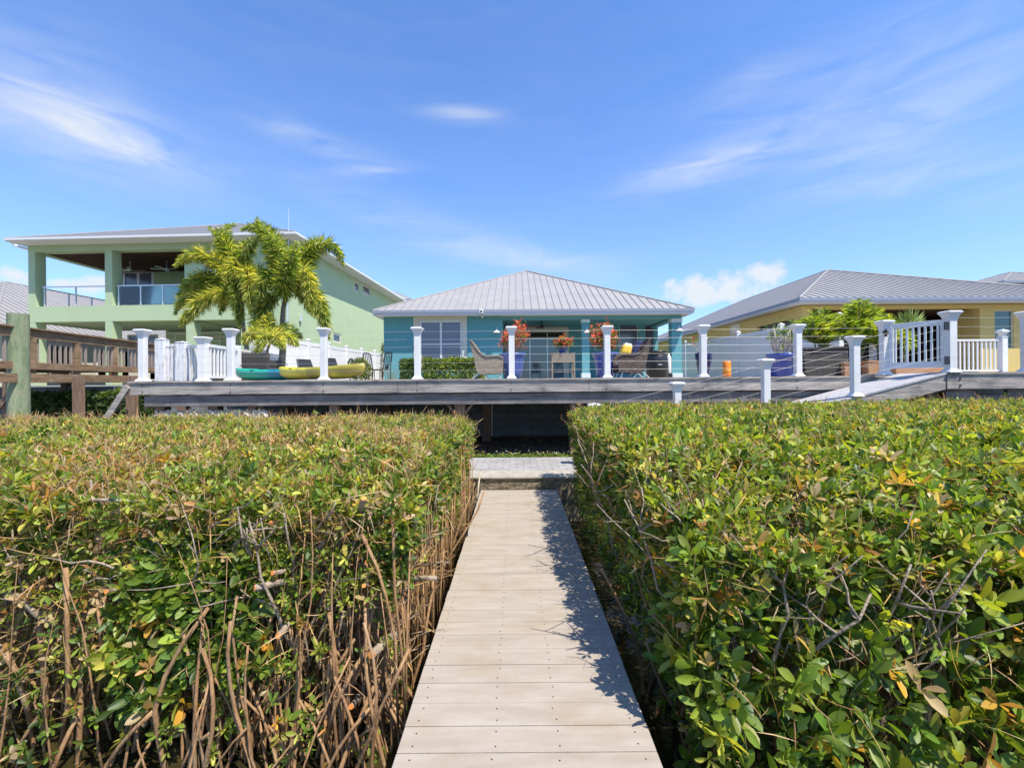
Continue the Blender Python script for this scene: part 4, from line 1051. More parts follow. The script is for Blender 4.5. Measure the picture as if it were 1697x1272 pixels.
def rosettes(P, A, k, size, wr, pal, w, spread=(25, 80), jit=.3):
    """k leaves around each of the twig tips P with axis A"""
    n = len(P); A = unit(A); rsc = np.clip(np.exp(rng.normal(0, .18, n)), .65, 1.35); ref = np.where(np.abs(A[:, 2:3]) > .9, np.array([[1., 0, 0]]), np.array([[0, 0, 1.]]))
    e1 = unit(np.cross(A, ref)); e2 = np.cross(A, e1)
    ph0 = rng.uniform(0, 6.28, n); Bs, Ds, Ns, Cs = [], [], [], []
    cbase = pick(pal, n, w)
    for j in range(k):
        ph = ph0 + j * 2.4 + rng.uniform(-.3, .3, n); th = np.radians(spread[0] + (spread[1] - spread[0]) * (j + rng.uniform(0, 1, n)) / k)
        D = A * np.cos(th)[:, None] + (e1 * np.cos(ph)[:, None] + e2 * np.sin(ph)[:, None]) * np.sin(th)[:, None]
        Bs.append(P + D * .004); Ds.append(D); Ns.append(A + rng.normal(0, jit, (n, 3)))
        Cs.append(cbase * rng.uniform(.7, 1.3, (n, 1)) * (1 + rng.normal(0, .06, (n, 3))))
    B = np.concatenate(Bs); D = np.concatenate(Ds); N = np.concatenate(Ns); C = np.concatenate(Cs)
    L = size * np.tile(rsc, k) * rng.uniform(.6, 1.2, len(B)); m_ = rng.uniform(0, 1, len(B)) < .85; C = np.clip(C, .003, .9)
    return B[m_], D[m_], N[m_], L[m_], (L * wr * rng.uniform(.8, 1.15, len(L)))[m_], C[m_]

def bez(p0, p1, p2, n):
    return [p0 * (1 - t) ** 2 + p1 * 2 * t * (1 - t) + p2 * t * t for t in [i / n for i in range(n + 1)]]
def frond(name, pts, mode, ll, lw, step, pal, w, parent, start=.12, rm=None, droop=.35, taper=True):
    """one palm frond: rachis + leaflets. mode 'fox' = leaflets all round, 'pin' = two ranks"""
    P = np.array([list(p) for p in pts]); seg = np.linalg.norm(np.diff(P, axis=0), axis=1); cum_ = np.concatenate([[0], np.cumsum(seg)]); Lt = cum_[-1]
    s = np.arange(Lt * start, Lt, step); per = 5 if mode == 'fox' else 2
    Bs, Ds, Ls = [], [], []
    for si in s:
        i = min(np.searchsorted(cum_, si, side='right') - 1, len(P) - 2); f = (si - cum_[i]) / seg[i]
        b = P[i] * (1 - f) + P[i + 1] * f; d = (P[i + 1] - P[i]) / seg[i]
        ref = np.array([0, 0, 1.]); sd = np.cross(d, ref); ns = np.linalg.norm(sd); sd = sd / ns if ns > .05 else np.array([1., 0, 0]); up = np.cross(sd, d)
        u_ = si / Lt; lf = ll * (math.sin(math.pi * min(1, .18 + u_ * .82)) ** .55 if taper else 1) * (1.0 if u_ < .9 else .8)
        for j in range(per):
            if mode == 'fox': a = rng.uniform(0, 6.283); rad = sd * math.cos(a) + up * math.sin(a); fw = rng.uniform(.25, .85)
            else: sg = 1 if j else -1; rad = sd * sg * 1.0 + up * rng.uniform(.05, .4); fw = rng.uniform(.7, .95)
            D = rad + d * fw + np.array([0, 0, -droop * rng.uniform(.3, 1)])
            Bs.append(b); Ds.append(D); Ls.append(max(lf, ll * .25) * rng.uniform(.8, 1.15))
    B = np.array(Bs); D = np.array(Ds); L = np.array(Ls); n = len(B)
    fr = MB().tube([Vector(p) for p in P[::1]], list(np.linspace(.022, .006, len(P))), 5)
    ro = PB(fr, name, m_crownshaft, parent)
    C = pick(pal, n, w)
    lf_ = leafmesh('leaflets', m_palmleaf, B, D, rng.normal(0, .5, (n, 3)) + np.array([0, 0, 1.]), L, np.full(n, lw), C, detail=False, curv=.25, fold=.1)
    lf_.parent = ro
    return ro
FOX = [(.13, .22, .045), (.26, .35, .07), (.44, .48, .12), (.60, .57, .20)]
FOXW = [.32, .30, .22, .16]
YEL = [(.40, .44, .09), (.60, .56, .18), (.28, .36, .07)]; YELW = [.4, .35, .25]
def palm(lab, base, topp, Y, fronds, r0=.13, r1=.06, ll=.44, lw=.020, pal=FOX, w=FOXW, group=None, step=.013):
    b_ = at(base[0], base[1], Y); t_ = at(topp[0], topp[1], Y); b_.z = GZ
    root = empty('foxtail_palm', b_, label=lab, cat='palm tree', group=group)
    pts = [b_.lerp(t_, k / 8) + Vector((.05 * math.sin(k * .7), 0, 0)) * (1 if 0 < k < 8 else 0) for k in range(9)]
    PB(MB().tube(pts, [r0 - (r0 - r1) * (k / 8) ** .7 for k in range(9)], 12), 'trunk', m_bark, root, smooth=True)
    PB(MB().tube([t_, t_ + Vector((0, 0, .3))], [r1, r1 * .6], 8), 'crownshaft', m_crownshaft, root, smooth=True)
    for fr in fronds:
        (ax, ay, ad), (bx_, by_, bd_) = fr[0], fr[1]; pl = fr[2] if len(fr) > 2 else None
        p1 = at(ax, ay, Y + ad); p2 = at(bx_, by_, Y + bd_)
        # control point so that the curve passes through p1 near t=.5
        c_ = p1 * 2 - (t_ + p2) * .5
        frond('frond', bez(t_ + Vector((0, 0, .05)), c_, p2, 9), 'fox', ll, lw, step, YEL if pl == 'y' else pal, YELW if pl == 'y' else w, root)
    return root
palm('tall foxtail palm on the right of the clump with fronds over the white fence', (461, 600), (474, 492), 13.6,
     [((455, 415, -.2), (425, 362, -.3)), ((452, 395, .3), (400, 380, .5)), ((498, 425, .1), (545, 402, .2)), ((530, 404, .4), (570, 440, .6)), ((505, 450, -.4), (516, 520, -.6), 'y'), ((515, 480, -.1), (545, 560, .0)),
      ((450, 455, -.5), (425, 500, -.7)), ((466, 430, -.6), (440, 380, -1.0)), ((445, 500, -.3), (420, 560, -.4)), ((490, 470, .6), (530, 530, 1.0)), ((470, 470, -.7), (492, 400, -1.1))], ll=.42)
palm('foxtail palm on the left of the clump with fronds over the green balcony', (410, 600), (403, 500), 14.2,
     [((380, 415, 0), (346, 378, -.1)), ((350, 425, -.2), (290, 440, -.3), 'y'), ((345, 460, .1), (296, 488, .1)), ((350, 490, -.4), (300, 540, -.5), 'y'), ((330, 478, .5), (290, 520, .9)), ((395, 440, -.5), (372, 470, -.9), 'y'),
      ((400, 430, -.5), (428, 395, -.8)), ((430, 450, .2), (450, 480, .5)), ((392, 455, -.6), (398, 540, -.9)), ((420, 475, -.3), (440, 540, -.4)), ((385, 470, .4), (365, 520, .6)), ((372, 400, .5), (390, 372, .8)), ((410, 450, -.9), (415, 520, -1.2), 'y')], ll=.42, r0=.10, r1=.05)
palm('small yellow green palm in front of the palm clump', (445, 600), (446, 572), 12.9,
     [((445, 530, 0), (448, 520, -.1), 'y'), ((425, 550, -.1), (403, 570, -.2), 'y'), ((462, 552, 0), (495, 572, 0), 'y'), ((435, 540, .2), (415, 545, .3)), ((455, 555, -.3), (470, 578, -.5), 'y'), ((440, 555, -.4), (425, 585, -.6), 'y'),
      ((470, 545, .3), (500, 560, .5))], r0=.05, r1=.035, ll=.30, lw=.028)

# areca palms and fan palm on the right
AR = [(.15, .25, .04), (.30, .38, .06), (.50, .52, .12), (.07, .13, .03)]
def areca(lab, px, Y, fr, group):
    b_ = at(px, 620, Y); b_.z = DZ
    root = empty('areca_palm', b_, label=lab, cat='palm', group=group)
    pot = MB().lathe([(.16, DZ), (.24, DZ + .30), (.25, DZ + .33), (.22, DZ + .33), (.20, DZ + .28)], b_.x, Y, 16); PB(pot, 'pot', m_terra, root, smooth=True)
    for (mx, my, ex_, ey_, dd) in fr:
        p0 = b_ + Vector((random.uniform(-.08, .08), random.uniform(-.08, .08), .28)); p2 = at(ex_, ey_, Y + dd); p1 = at(mx, my, Y + dd * .5)
        c_ = p1 * 2 - (p0 + p2) * .5
        frond('frond', bez(p0, c_, p2, 9), 'pin', .42, .026, .026, AR, [.35, .3, .2, .15], root, start=.35, droop=.3)
    return root
random.seed(21)
def fans(cx_, n, spread, top):
    L = []
    for k in range(n):
        t_ = -1 + 2 * k / (n - 1); ex_ = cx_ + spread * t_ * 1.5 + random.uniform(-6, 6); ey_ = top + 62 * abs(t_) ** 1.5 + random.uniform(-6, 12)
        mx = cx_ + spread * t_ * .62; my = top + 12 + 26 * abs(t_) + random.uniform(-3, 6)
        L.append((mx, my, ex_, ey_, random.uniform(-.6, .6)))
    return L
areca('leafy areca palm in a pot behind the wicker planter', 1362, 11.0, fans(1362, 12, 42, 512), 'potted areca palms')
areca('tallest areca palm rising in front of the yellow house eave', 1420, 11.3, fans(1424, 15, 48, 500), 'potted areca palms')
areca('areca palm just behind the white gate post', 1462, 10.6, fans(1462, 10, 34, 522), 'potted areca palms')
# fan palm
fp_b = at(1500, 620, 11.6); fp_b.z = DZ
fp = empty('fan_palm', fp_b, label='fan palm with a stiff pleated leaf above the white gate', cat='palm')
PB(MB().lathe([(.16, DZ), (.22, DZ + .3), (.2, DZ + .3), (.19, DZ + .27)], fp_b.x, fp_b.y, 14), 'pot', m_terra, fp)
for hx, hy, ang, rad_ in ((1508, 540, 1.35, 34), (1488, 552, 2.3, 26), (1495, 545, 1.9, 30)):
    hub = at(hx, hy, 11.4); PB(MB().tube([fp_b + Vector((0, 0, .3)), (fp_b + hub) / 2 + Vector((0.03, 0, .1)), hub], .012, 6), 'petiole', m_crownshaft, fp)
    n = 22; th = np.linspace(ang - 1.35, ang + 1.35, n); D = np.stack([np.cos(th), rng.uniform(-.25, .0, n), np.sin(th)], 1)
    Lf = rad_ * 11.4 / F * (1 - .25 * np.abs(np.linspace(-1, 1, n)) ** 2)
    leafmesh('fan_leaf', m_palmleaf, np.tile(np.array([list(hub)]), (n, 1)), D, np.tile(np.array([[0, -1., .2]]), (n, 1)), Lf, np.full(n, .055), pick([(.36, .42, .16), (.22, .30, .08)], n), fp, detail=False, curv=.05, fold=.3)

# ------------------------------------------------------------------ pots with plants
def pot(lab, px, Y, prof, mat, cat='planter', z0=DZ, name='planter', group=None, rim=True):
    c = at(px, 600, Y); r_ = empty(name, (c.x, Y, z0), label=lab, cat=cat, group=group)
    MB().lathe(prof, 0, 0, 28).build('pot', mat, r_, smooth=True)
    return r_
def stems_and_tips(root, base, n, h, spread, r=.012, mat=m_pale, lean=.3, seedv=1, branch=2):
    rs = random.Random(seedv); tips = []; mb = MB()
    for k in range(n):
        a = rs.uniform(0, 6.28); s = spread * rs.uniform(.3, 1); hh = h * rs.uniform(.65, 1)
        p0 = Vector(base) + Vector((rs.uniform(-.05, .05), rs.uniform(-.05, .05), 0)); p2 = p0 + Vector((math.cos(a) * s, math.sin(a) * s, hh)); p1 = p0 + Vector((math.cos(a) * s * .7, math.sin(a) * s * .7, hh * .4))
        pts = bez(p0, p1, p2, 5); mb.tube(pts, [r * (1 - .12 * i) for i in range(6)], 5); tips.append(p2)
        for b_ in range(branch):
            q = pts[rs.choice([2, 3, 4])]; a2 = rs.uniform(0, 6.28); e = q + Vector((math.cos(a2) * spread * .45, math.sin(a2) * spread * .45, hh * rs.uniform(.15, .4)))
            mb.tube([q, (q + e) / 2 + Vector((0, 0, -.01)), e], [r * .6, r * .5, r * .35], 4); tips.append(e)
    mb.build('stems', mat, root); return np.array([list(t) for t in tips])
RED = [(.72, .10, .06), (.80, .20, .12), (.55, .05, .04), (.85, .38, .28)]
def redplant(root, base, n, h, spread, fsz=.05, nf=34, seedv=3, loose=1.0, nleaf=10):
    tips = stems_and_tips(root, base, n, h, spread, seedv=seedv, branch=4)
    P = np.repeat(tips, nf, 0) + rng.normal(0, .075 * loose, (len(tips) * nf, 3)); A = rng.normal(0, 1, P.shape) + np.array([0, -.4, .8])
    B, D, N, L, Wd, C = rosettes(P, A, 4, fsz, .75, RED, [.4, .35, .15, .1], (50, 88))
    o = leafmesh('flowers', m_petal, B, D, N, L, Wd, C, detail=False, curv=.1); o.parent = root
    P = np.repeat(tips, nleaf, 0) + rng.normal(0, .06, (len(tips) * nleaf, 3)) - np.array([0, 0, .05])
    B, D, N, L, Wd, C = rosettes(P, rng.normal(0, 1, P.shape) + np.array([0, 0, .6]), 3, .07, .4, [(.10, .17, .03), (.20, .26, .05), (.05, .1, .02)], None)
    o = leafmesh('leaves', m_leaf, B, D, N, L, Wd, C, detail=False); o.parent = root
BIG = [(.20, 0.0), (.23, .02), (.26, .2), (.31, .45), (.345, .62), (.36, .66), (.385, .68), (.39, .73), (.36, .745), (.335, .72), (.33, .68)]
r_ = pot('tall slate blue glazed pot with red flowers, left of the porch', 850, 13.0, BIG, m_slatepot, name='flower_pot', cat='flower pot', group='big blue pots with red flowers'); redplant(r_, (0, 0, .68), 9, .78, .42, nf=13, seedv=4)
r_ = pot('tall blue glazed pot with red flowers, beside the right wicker armchair', 1003, 13.0, BIG, m_bluepot, name='flower_pot', cat='flower pot', group='big blue pots with red flowers'); redplant(r_, (0, 0, .68), 12, .80, .42, seedv=9, nf=9, nleaf=16)
r_ = pot('small cobalt pot with a red flowering plant on the side table', 933, 12.2, [(.085, 0), (.10, .01), (.115, .18), (.12, .20), (.105, .20), (.10, .17)], m_bluepot, z0=DZ + .681, name='flower_pot', cat='flower pot'); redplant(r_, (0, 0, .18), 8, .20, .22, fsz=.04, nf=12, seedv=6, loose=.6)
r_ = pot('dark navy urn with a sparse red flowering plant near the shaded fence', 1166, 12.2, [(.10, 0), (.13, .03), (.12, .1), (.17, .3), (.21, .55), (.215, .66), (.20, .68), (.18, .66)], m_darkpot, name='flower_pot', cat='flower pot')
tips = stems_and_tips(r_, (0, 0, .64), 6, .42, .22, seedv=12, branch=1)
P = np.repeat(tips, 2, 0) + rng.normal(0, .03, (len(tips) * 2, 3)); B, D, N, L, Wd, C = rosettes(P, rng.normal(0, .5, P.shape) + np.array([0, 0, 1.]), 4, .07, .5, RED + [(.12, .2, .04)] * 3, None)
o = leafmesh('flowers', m_petal, B, D, N, L, Wd, C, detail=False); o.parent = r_
# desert rose in ribbed cobalt pot
c = at(1297, 600, 10.6); r_ = empty('bonsai_pot', (c.x, 10.6, DZ), label='wide ribbed cobalt pot with a thick trunked pale bonsai tree', cat='planter')
mb = MB(); k0 = 40; prof = [(.26, 0), (.29, .05), (.335, .46), (.36, .48), (.36, .53), (.33, .54), (.31, .50)]
vs = []; 
for r__, z in prof:
    for j in range(k0): rr = r__ * (1 + (.02 if j % 2 else -.02)); vs.append((rr * math.cos(6.2832 * j / k0), rr * math.sin(6.2832 * j / k0), z))
fs = [(i * k0 + j, i * k0 + (j + 1) % k0, (i + 1) * k0 + (j + 1) % k0, (i + 1) * k0 + j) for i in range(len(prof) - 1) for j in range(k0)] + [tuple(range(k0)), tuple((len(prof) - 1) * k0 + j for j in range(k0))]
mb.add(vs, fs).build('pot', m_bluepot, r_, smooth=True)
rs = random.Random(5); mb = MB(); tips = []
for k in range(9):
    a = k * .7 + rs.uniform(-.2, .2); sp_ = rs.uniform(.18, .42); h = rs.uniform(.35, .75)
    p0 = Vector((math.cos(a) * .06, math.sin(a) * .06, .48)); p2 = Vector((math.cos(a) * sp_, math.sin(a) * sp_, .5 + h)); p1 = Vector((math.cos(a) * sp_ * 1.1, math.sin(a) * sp_ * 1.1, .55 + h * .3))
    pts = bez(p0, p1, p2, 6); mb.tube(pts, [.042 - .0052 * i for i in range(7)], 7); tips.append(p2)
    for b_ in range(4):
        q = pts[rs.choice([2, 3, 4, 5])]; a2 = rs.uniform(0, 6.28); e = q + Vector((math.cos(a2) * .16, math.sin(a2) * .16, rs.uniform(.1, .26))); mb.tube([q, (q + e) / 2, e], [.016, .013, .009], 5); tips.append(e)
mb.build('branches', m_pale, r_, smooth=True)
tips = np.array([list(t) for t in tips]); P = np.repeat(tips, 5, 0) + rng.normal(0, .035, (len(tips) * 5, 3)) + np.array([0, 0, .03])
B, D, N, L, Wd, C = rosettes(P, rng.normal(0, .6, P.shape) + np.array([0, 0, 1.]), 4, .06, .4, [(.12, .20, .05), (.22, .30, .09), (.07, .13, .03)], None)
o = leafmesh('leaves', m_leaf, B, D, N, L, Wd, C, detail=False); o.parent = r_
# wicker planter box
c = at(1366, 600, 10.2); r_ = empty('wicker_planter', (c.x, 10.3, DZ), R(-8), label='large dark wicker planter box right of the ribbed cobalt pot', cat='planter')
mb = MB(); mb.add([(-.42, -.2, 0), (.50, -.2, 0), (.50, .3, 0), (-.42, .3, 0), (-.50, -.24, .60), (.42, -.24, .62), (.42, .34, .62), (-.50, .34, .60)], [(0, 3, 2, 1), (4, 5, 6, 7), (0, 1, 5, 4), (1, 2, 6, 5), (2, 3, 7, 6), (3, 0, 4, 7)])
mb.build('basket', m_wickerdark, r_, bevel=.015)
MB().bar((-.51, -.24, .62), (.43, -.24, .64), .05, .04).build('rim', m_wickerdark, r_)
for px, w, h, lab, Y in ((1403, .17, .27, 'terracotta trough between the wicker planter and the ramp post', 10.1), (1441, .12, .30, 'bright terracotta square pot at the foot of the palms', 9.9)):
    c = at(px, 600, Y); o = MB().sq([(w * .85, 0), (w, h), (w + .015, h), (w + .015, h + .03), (w - .02, h + .03), (w - .02, h)], 0, 0).build('terracotta_pot', m_terra, bevel=.008); o.location = (c.x, Y, DZ); tag(o, lab, 'pot')
c = at(1520, 612, 9.6); o = MB().box(-.55, .5, -.12, .12, 0, .16).build('terracotta_trough', m_terra, bevel=.01); o.location = (c.x, 9.6, DZ); tag(o, 'long low terracotta trough seen under the white gate', 'pot')

# grill / bin, canister, orange float
c = at(1088.5, 600, 14.5); r_ = empty('storage_bin', (c.x, 14.5, GZ), label='black rounded drum smoker standing on the teal house porch edge', cat='smoker')
MB().lathe([(.28, .08), (.33, .12), (.34, .55), (.33, .72), (.29, .83), (.24, .90)], 0, 0, 28).build('body', m_blackpl, r_, smooth=True)
MB().lathe([(.25, .90), (.33, .905), (.33, .94), (.1, .97), (.0, .975)], 0, 0, 28).build('lid', m_blackpl, r_, smooth=True)
MB().box(-.06, .06, -.345, -.32, .5, .53).build('handle', m_alu, r_)
for a in (0.5, 2.6, 4.7): MB().tube([(.26 * math.cos(a), .26 * math.sin(a), .09), (.28 * math.cos(a), .28 * math.sin(a), 0)], .02, 6).build('leg', m_black, r_)
r_['category'] = 'smoker'; r_.name = 'drum_smoker'
c = at(1108.5, 600, 15); r_ = empty('white_canister', (c.x, 15, GZ + .25), label='white upright canister on a dark stand right of the black drum smoker', cat='canister')
MB().lathe([(.07, 0), (.075, .02), (.075, .52), (.05, .57), (.03, .6), (.03, .64)], 0, 0, 16).build('tank', m_white, r_, smooth=True)
MB().box(-.09, .09, -.09, .09, -.25, -.003).build('stand', m_black, r_)
c = at(1204.5, 600, 12.0); r_ = empty('orange_float', (c.x, 12.0, DZ), label='bright orange cylinder standing in front of the shaded fence', cat='float')
MB().lathe([(.09, 0), (.10, .015), (.10, .40), (.085, .43), (.0, .435)], 0, 0, 20).build('body', m_orange, r_, smooth=True)
MB().lathe([(.103, .18), (.103, .22)], 0, 0, 20).build('band', m_yelcush, r_)
# shower pole at right column
c = at(1136, 600, 16.2); r_ = empty('shower_pole', (c.x, 16.2, GZ), label='slim grey outdoor shower pole beside the right porch column', cat='shower')
MB().tube([(0, 0, 0), (0, 0, 1.35)], .018, 8).lathe([(.05, 1.35), (.05, 1.42), (.02, 1.44)], 0, 0, 10).build('pole', m_alu, r_)
MB().tube([(0, 0, 1.28), (.12, -.03, 1.29), (.2, -.04, 1.27)], .012, 6).build('arm', m_alu, r_)

# black iron chairs by the corner of the teal house
def iron_chair(px, Y, rz_, lab):
    c = at(px, 600, Y); r_ = empty('iron_chair', (c.x, Y, GZ), rz_, label=lab, cat='chair', group='black iron chairs at the corner of the teal house')
    for s_ in (-1, 1):
        MB().tube([(s_ * .2, .2, 0), (s_ * .21, .18, .42), (s_ * .20, .26, .92)], .013, 6).build('rear_leg', m_black, r_)
        MB().tube([(s_ * .2, -.2, 0), (s_ * .2, -.18, .42)], .013, 6).build('front_leg', m_black, r_)
    MB().box(-.22, .22, -.2, .2, .415, .435).build('seat', m_black, r_)
    mb = MB()
    mb.tube([(-.2, .26, .92), (-.1, .27, .98), (0, .275, .99), (.1, .27, .98), (.2, .26, .92)], .013, 6)
    for k in (-2, -1, 0, 1, 2): mb.tube([(k * .03, .19, .45), (k * .085, .22, .7), (k * .075, .27, .97)], .012, 5)
    mb.build('backrest', m_black, r_)
iron_chair(619, 14.6, R(70), 'black iron chair turned sideways next to the round shrub')
iron_chair(632, 14.2, R(-40), 'black iron chair half hidden by the corner of the teal house')

# ------------------------------------------------------------------ clipped shrubs
SH = [(.11, .19, .03), (.24, .30, .05), (.06, .11, .02), (.32, .36, .07)]
def shrub(lab, x0, x1, y0, y1, z0, z1, n, pal=SH, w=None, size=.06, name='shrub', cat='shrub', rough=.08, seedv=0, round_=False):
    cx_, cy_ = (x0 + x1) / 2, (y0 + y1) / 2
    r_ = empty(name, (cx_, cy_, z0), label=lab, cat=cat)
    U = rng.uniform(-1, 1, (n, 3)); 
    if round_:
        U = unit(rng.normal(0, 1, (n, 3))); U[:, 2] = np.where(U[:, 2] < -.7, -U[:, 2], U[:, 2]); A = U.copy()
    else:
        ax_ = rng.choice(3, n, p=[.12, .4, .48]); A = np.zeros((n, 3))
        for k in range(3):
            m_ = ax_ == k; sg = np.where(rng.uniform(0, 1, n) < (.5 if k == 0 else .12 if k == 1 else 1.0), 1., -1.); U[m_, k] = sg[m_]; A[m_, k] = sg[m_]
    nzv = np.sin(U[:, 0] * 7 + seedv) * .5 + np.sin(U[:, 1] * 9 + U[:, 0] * 4) * .5
    P = np.stack([cx_ + U[:, 0] * (x1 - x0) / 2, cy_ + U[:, 1] * (y1 - y0) / 2, (z0 + z1) / 2 + U[:, 2] * (z1 - z0) / 2], 1)
    P += A * (nzv * rough)[:, None] - A * np.where(rng.uniform(0, 1, n) < .7, np.abs(rng.normal(0, .05, n)), rng.uniform(0, .3, n))[:, None] + rng.normal(0, .02, (n, 3))
    B, D, N, L, Wd, C = rosettes(P, A + rng.normal(0, .4, (n, 3)) + np.array([0, 0, .35]), 5, size, .5, pal, w)
    o = leafmesh('foliage', m_leaf, B, D, N, L, Wd, C, r_, detail=False)
    mb = MB(); rs = random.Random(seedv)
    for k in range(max(5, int((x1 - x0) * 8))):
        x = x0 + (x1 - x0) * rs.uniform(.1, .9); y = y0 + (y1 - y0) * rs.uniform(.25, .75); mb.tube([(x, y, z0), (x + rs.uniform(-.1, .1), y, (z0 + z1) / 2), (x + rs.uniform(-.15, .15), y + rs.uniform(-.1, .1), z1 - .08)], [.012, .01, .005], 5)
    PB(mb, 'stems', m_stem, r_)
    return r_
shrub('clipped boxwood hedge under the large window of the teal house', at(703, 600, 16).x, at(800, 600, 16).x, 15.7, 16.6, GZ, at(750, 596, 16).z, 5200, seedv=2)
shrub('smaller clipped bush left of the boxwood hedge by the teal wall', at(664, 600, 16).x, at(690, 600, 16).x, 15.8, 16.5, GZ, at(676, 598, 16).z, 1600, pal=[(.08, .14, .025), (.16, .22, .04), (.05, .09, .02)], seedv=5)
shrub('round green shrub behind the yellow kayak', at(578, 600, 14).x, at(613, 600, 14).x, 13.7, 14.4, GZ, at(595, 595, 14).z, 800, pal=[(.12, .18, .03), (.28, .32, .06), (.05, .09, .02)], round_=True, seedv=7)
shrub('tall cypress bush behind the left gap at the teal house corner', at(629, 600, 24).x, at(636, 600, 24).x, 24, 24.4, GZ, at(632, 570, 24).z, 200, pal=[(.05, .09, .03)], round_=True, seedv=8)
shrub('dark green plants growing in the shade under the brown deck', at(20, 660, 11).x, at(210, 660, 11).x, 11.2, 11.9, .17, at(100, 655, 11).z, 2600, pal=[(.06, .11, .03), (.12, .17, .05)], seedv=3, size=.10)
mb = MB(); rs = random.Random(8)
r_ = empty('bare_twig_bush', (at(650, 620, 16.6).x, 16.6, GZ), label='thin leafless twigs in front of the teal wall', cat='bush')
for k in range(26):
    a = rs.uniform(-1, 1); mb.tube([(a * .1, 0, 0), (a * .2, rs.uniform(-.1, .1), .3), (a * .38 + rs.uniform(-.08, .08), 0, rs.uniform(.4, .75))], [.006, .005, .003], 4)
mb.build('twigs', m_stem, r_)

# ------------------------------------------------------------------ weeds at the edge of the pavers
n = 5200
P = np.stack([rng.uniform(-9, 10, n), 8.60 + np.abs(rng.normal(0, .22, n)), np.full(n, .17)], 1)
B, D, N, L, Wd, C = rosettes(P, rng.normal(0, .35, (n, 3)) + np.array([0, 0, 1.]), 5, .055, .3, [(.12, .20, .03), (.24, .32, .05), (.08, .14, .02)], None, (10, 75))
o = leafmesh('weed_strip', m_leaf, B, D, N, L, Wd, C, detail=False); o['kind'] = 'stuff'
n = 90
P = np.stack([rng.uniform(-1.2, 1.2, n), 8.62 + np.abs(rng.normal(0, .18, n)), rng.uniform(.22, .28, n)], 1)
B, D, N, L, Wd, C = rosettes(P, rng.normal(0, .35, (n, 3)) + np.array([0, -.3, 1.]), 5, .014, .8, [(.7, .7, .6), (.7, .68, .2)], None, (50, 85))
o = leafmesh('weed_blossom', m_petal, B, D, N, L, Wd, C, detail=False); o['kind'] = 'stuff'
n = 2500
P = np.stack([rng.uniform(-8, 9, n), rng.uniform(8.9, 12.0, n), np.full(n, .19)], 1)
B, D, N, L, Wd, C = rosettes(P, rng.normal(0, .5, (n, 3)) + np.array([0, 0, 1.]), 2, .07, .4, [(.28, .17, .07), (.20, .14, .08), (.35, .26, .13)], None, (60, 90))
o = leafmesh('fallen_leaves', m_leaf, B, D, N, L, Wd, C, detail=False); o['kind'] = 'stuff'

# ------------------------------------------------------------------ mangrove hedges
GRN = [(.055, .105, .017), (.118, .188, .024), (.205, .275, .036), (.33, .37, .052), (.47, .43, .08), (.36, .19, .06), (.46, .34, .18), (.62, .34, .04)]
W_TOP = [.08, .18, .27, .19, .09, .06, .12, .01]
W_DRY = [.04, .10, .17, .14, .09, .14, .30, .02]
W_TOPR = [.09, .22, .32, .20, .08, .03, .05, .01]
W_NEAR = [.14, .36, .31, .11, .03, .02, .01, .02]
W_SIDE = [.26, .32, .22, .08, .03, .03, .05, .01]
def vnoise(x, y, s=1.0, seed=0.0):
    return (np.sin(x * 1.7 * s + 1.3 * np.sin(y * 1.1 * s + seed) + seed) + np.sin(y * 2.3 * s + 1.1 * np.sin(x * 1.9 * s - seed)) + np.sin((x + y) * 3.1 * s + seed * 2)) / 3
def fnoise(x, y, seed=0.0):
    return .5 * vnoise(x, y, 1, seed) + .3 * vnoise(x, y, 2.7, seed + 3) + .2 * vnoise(x, y, 6.5, seed + 5)

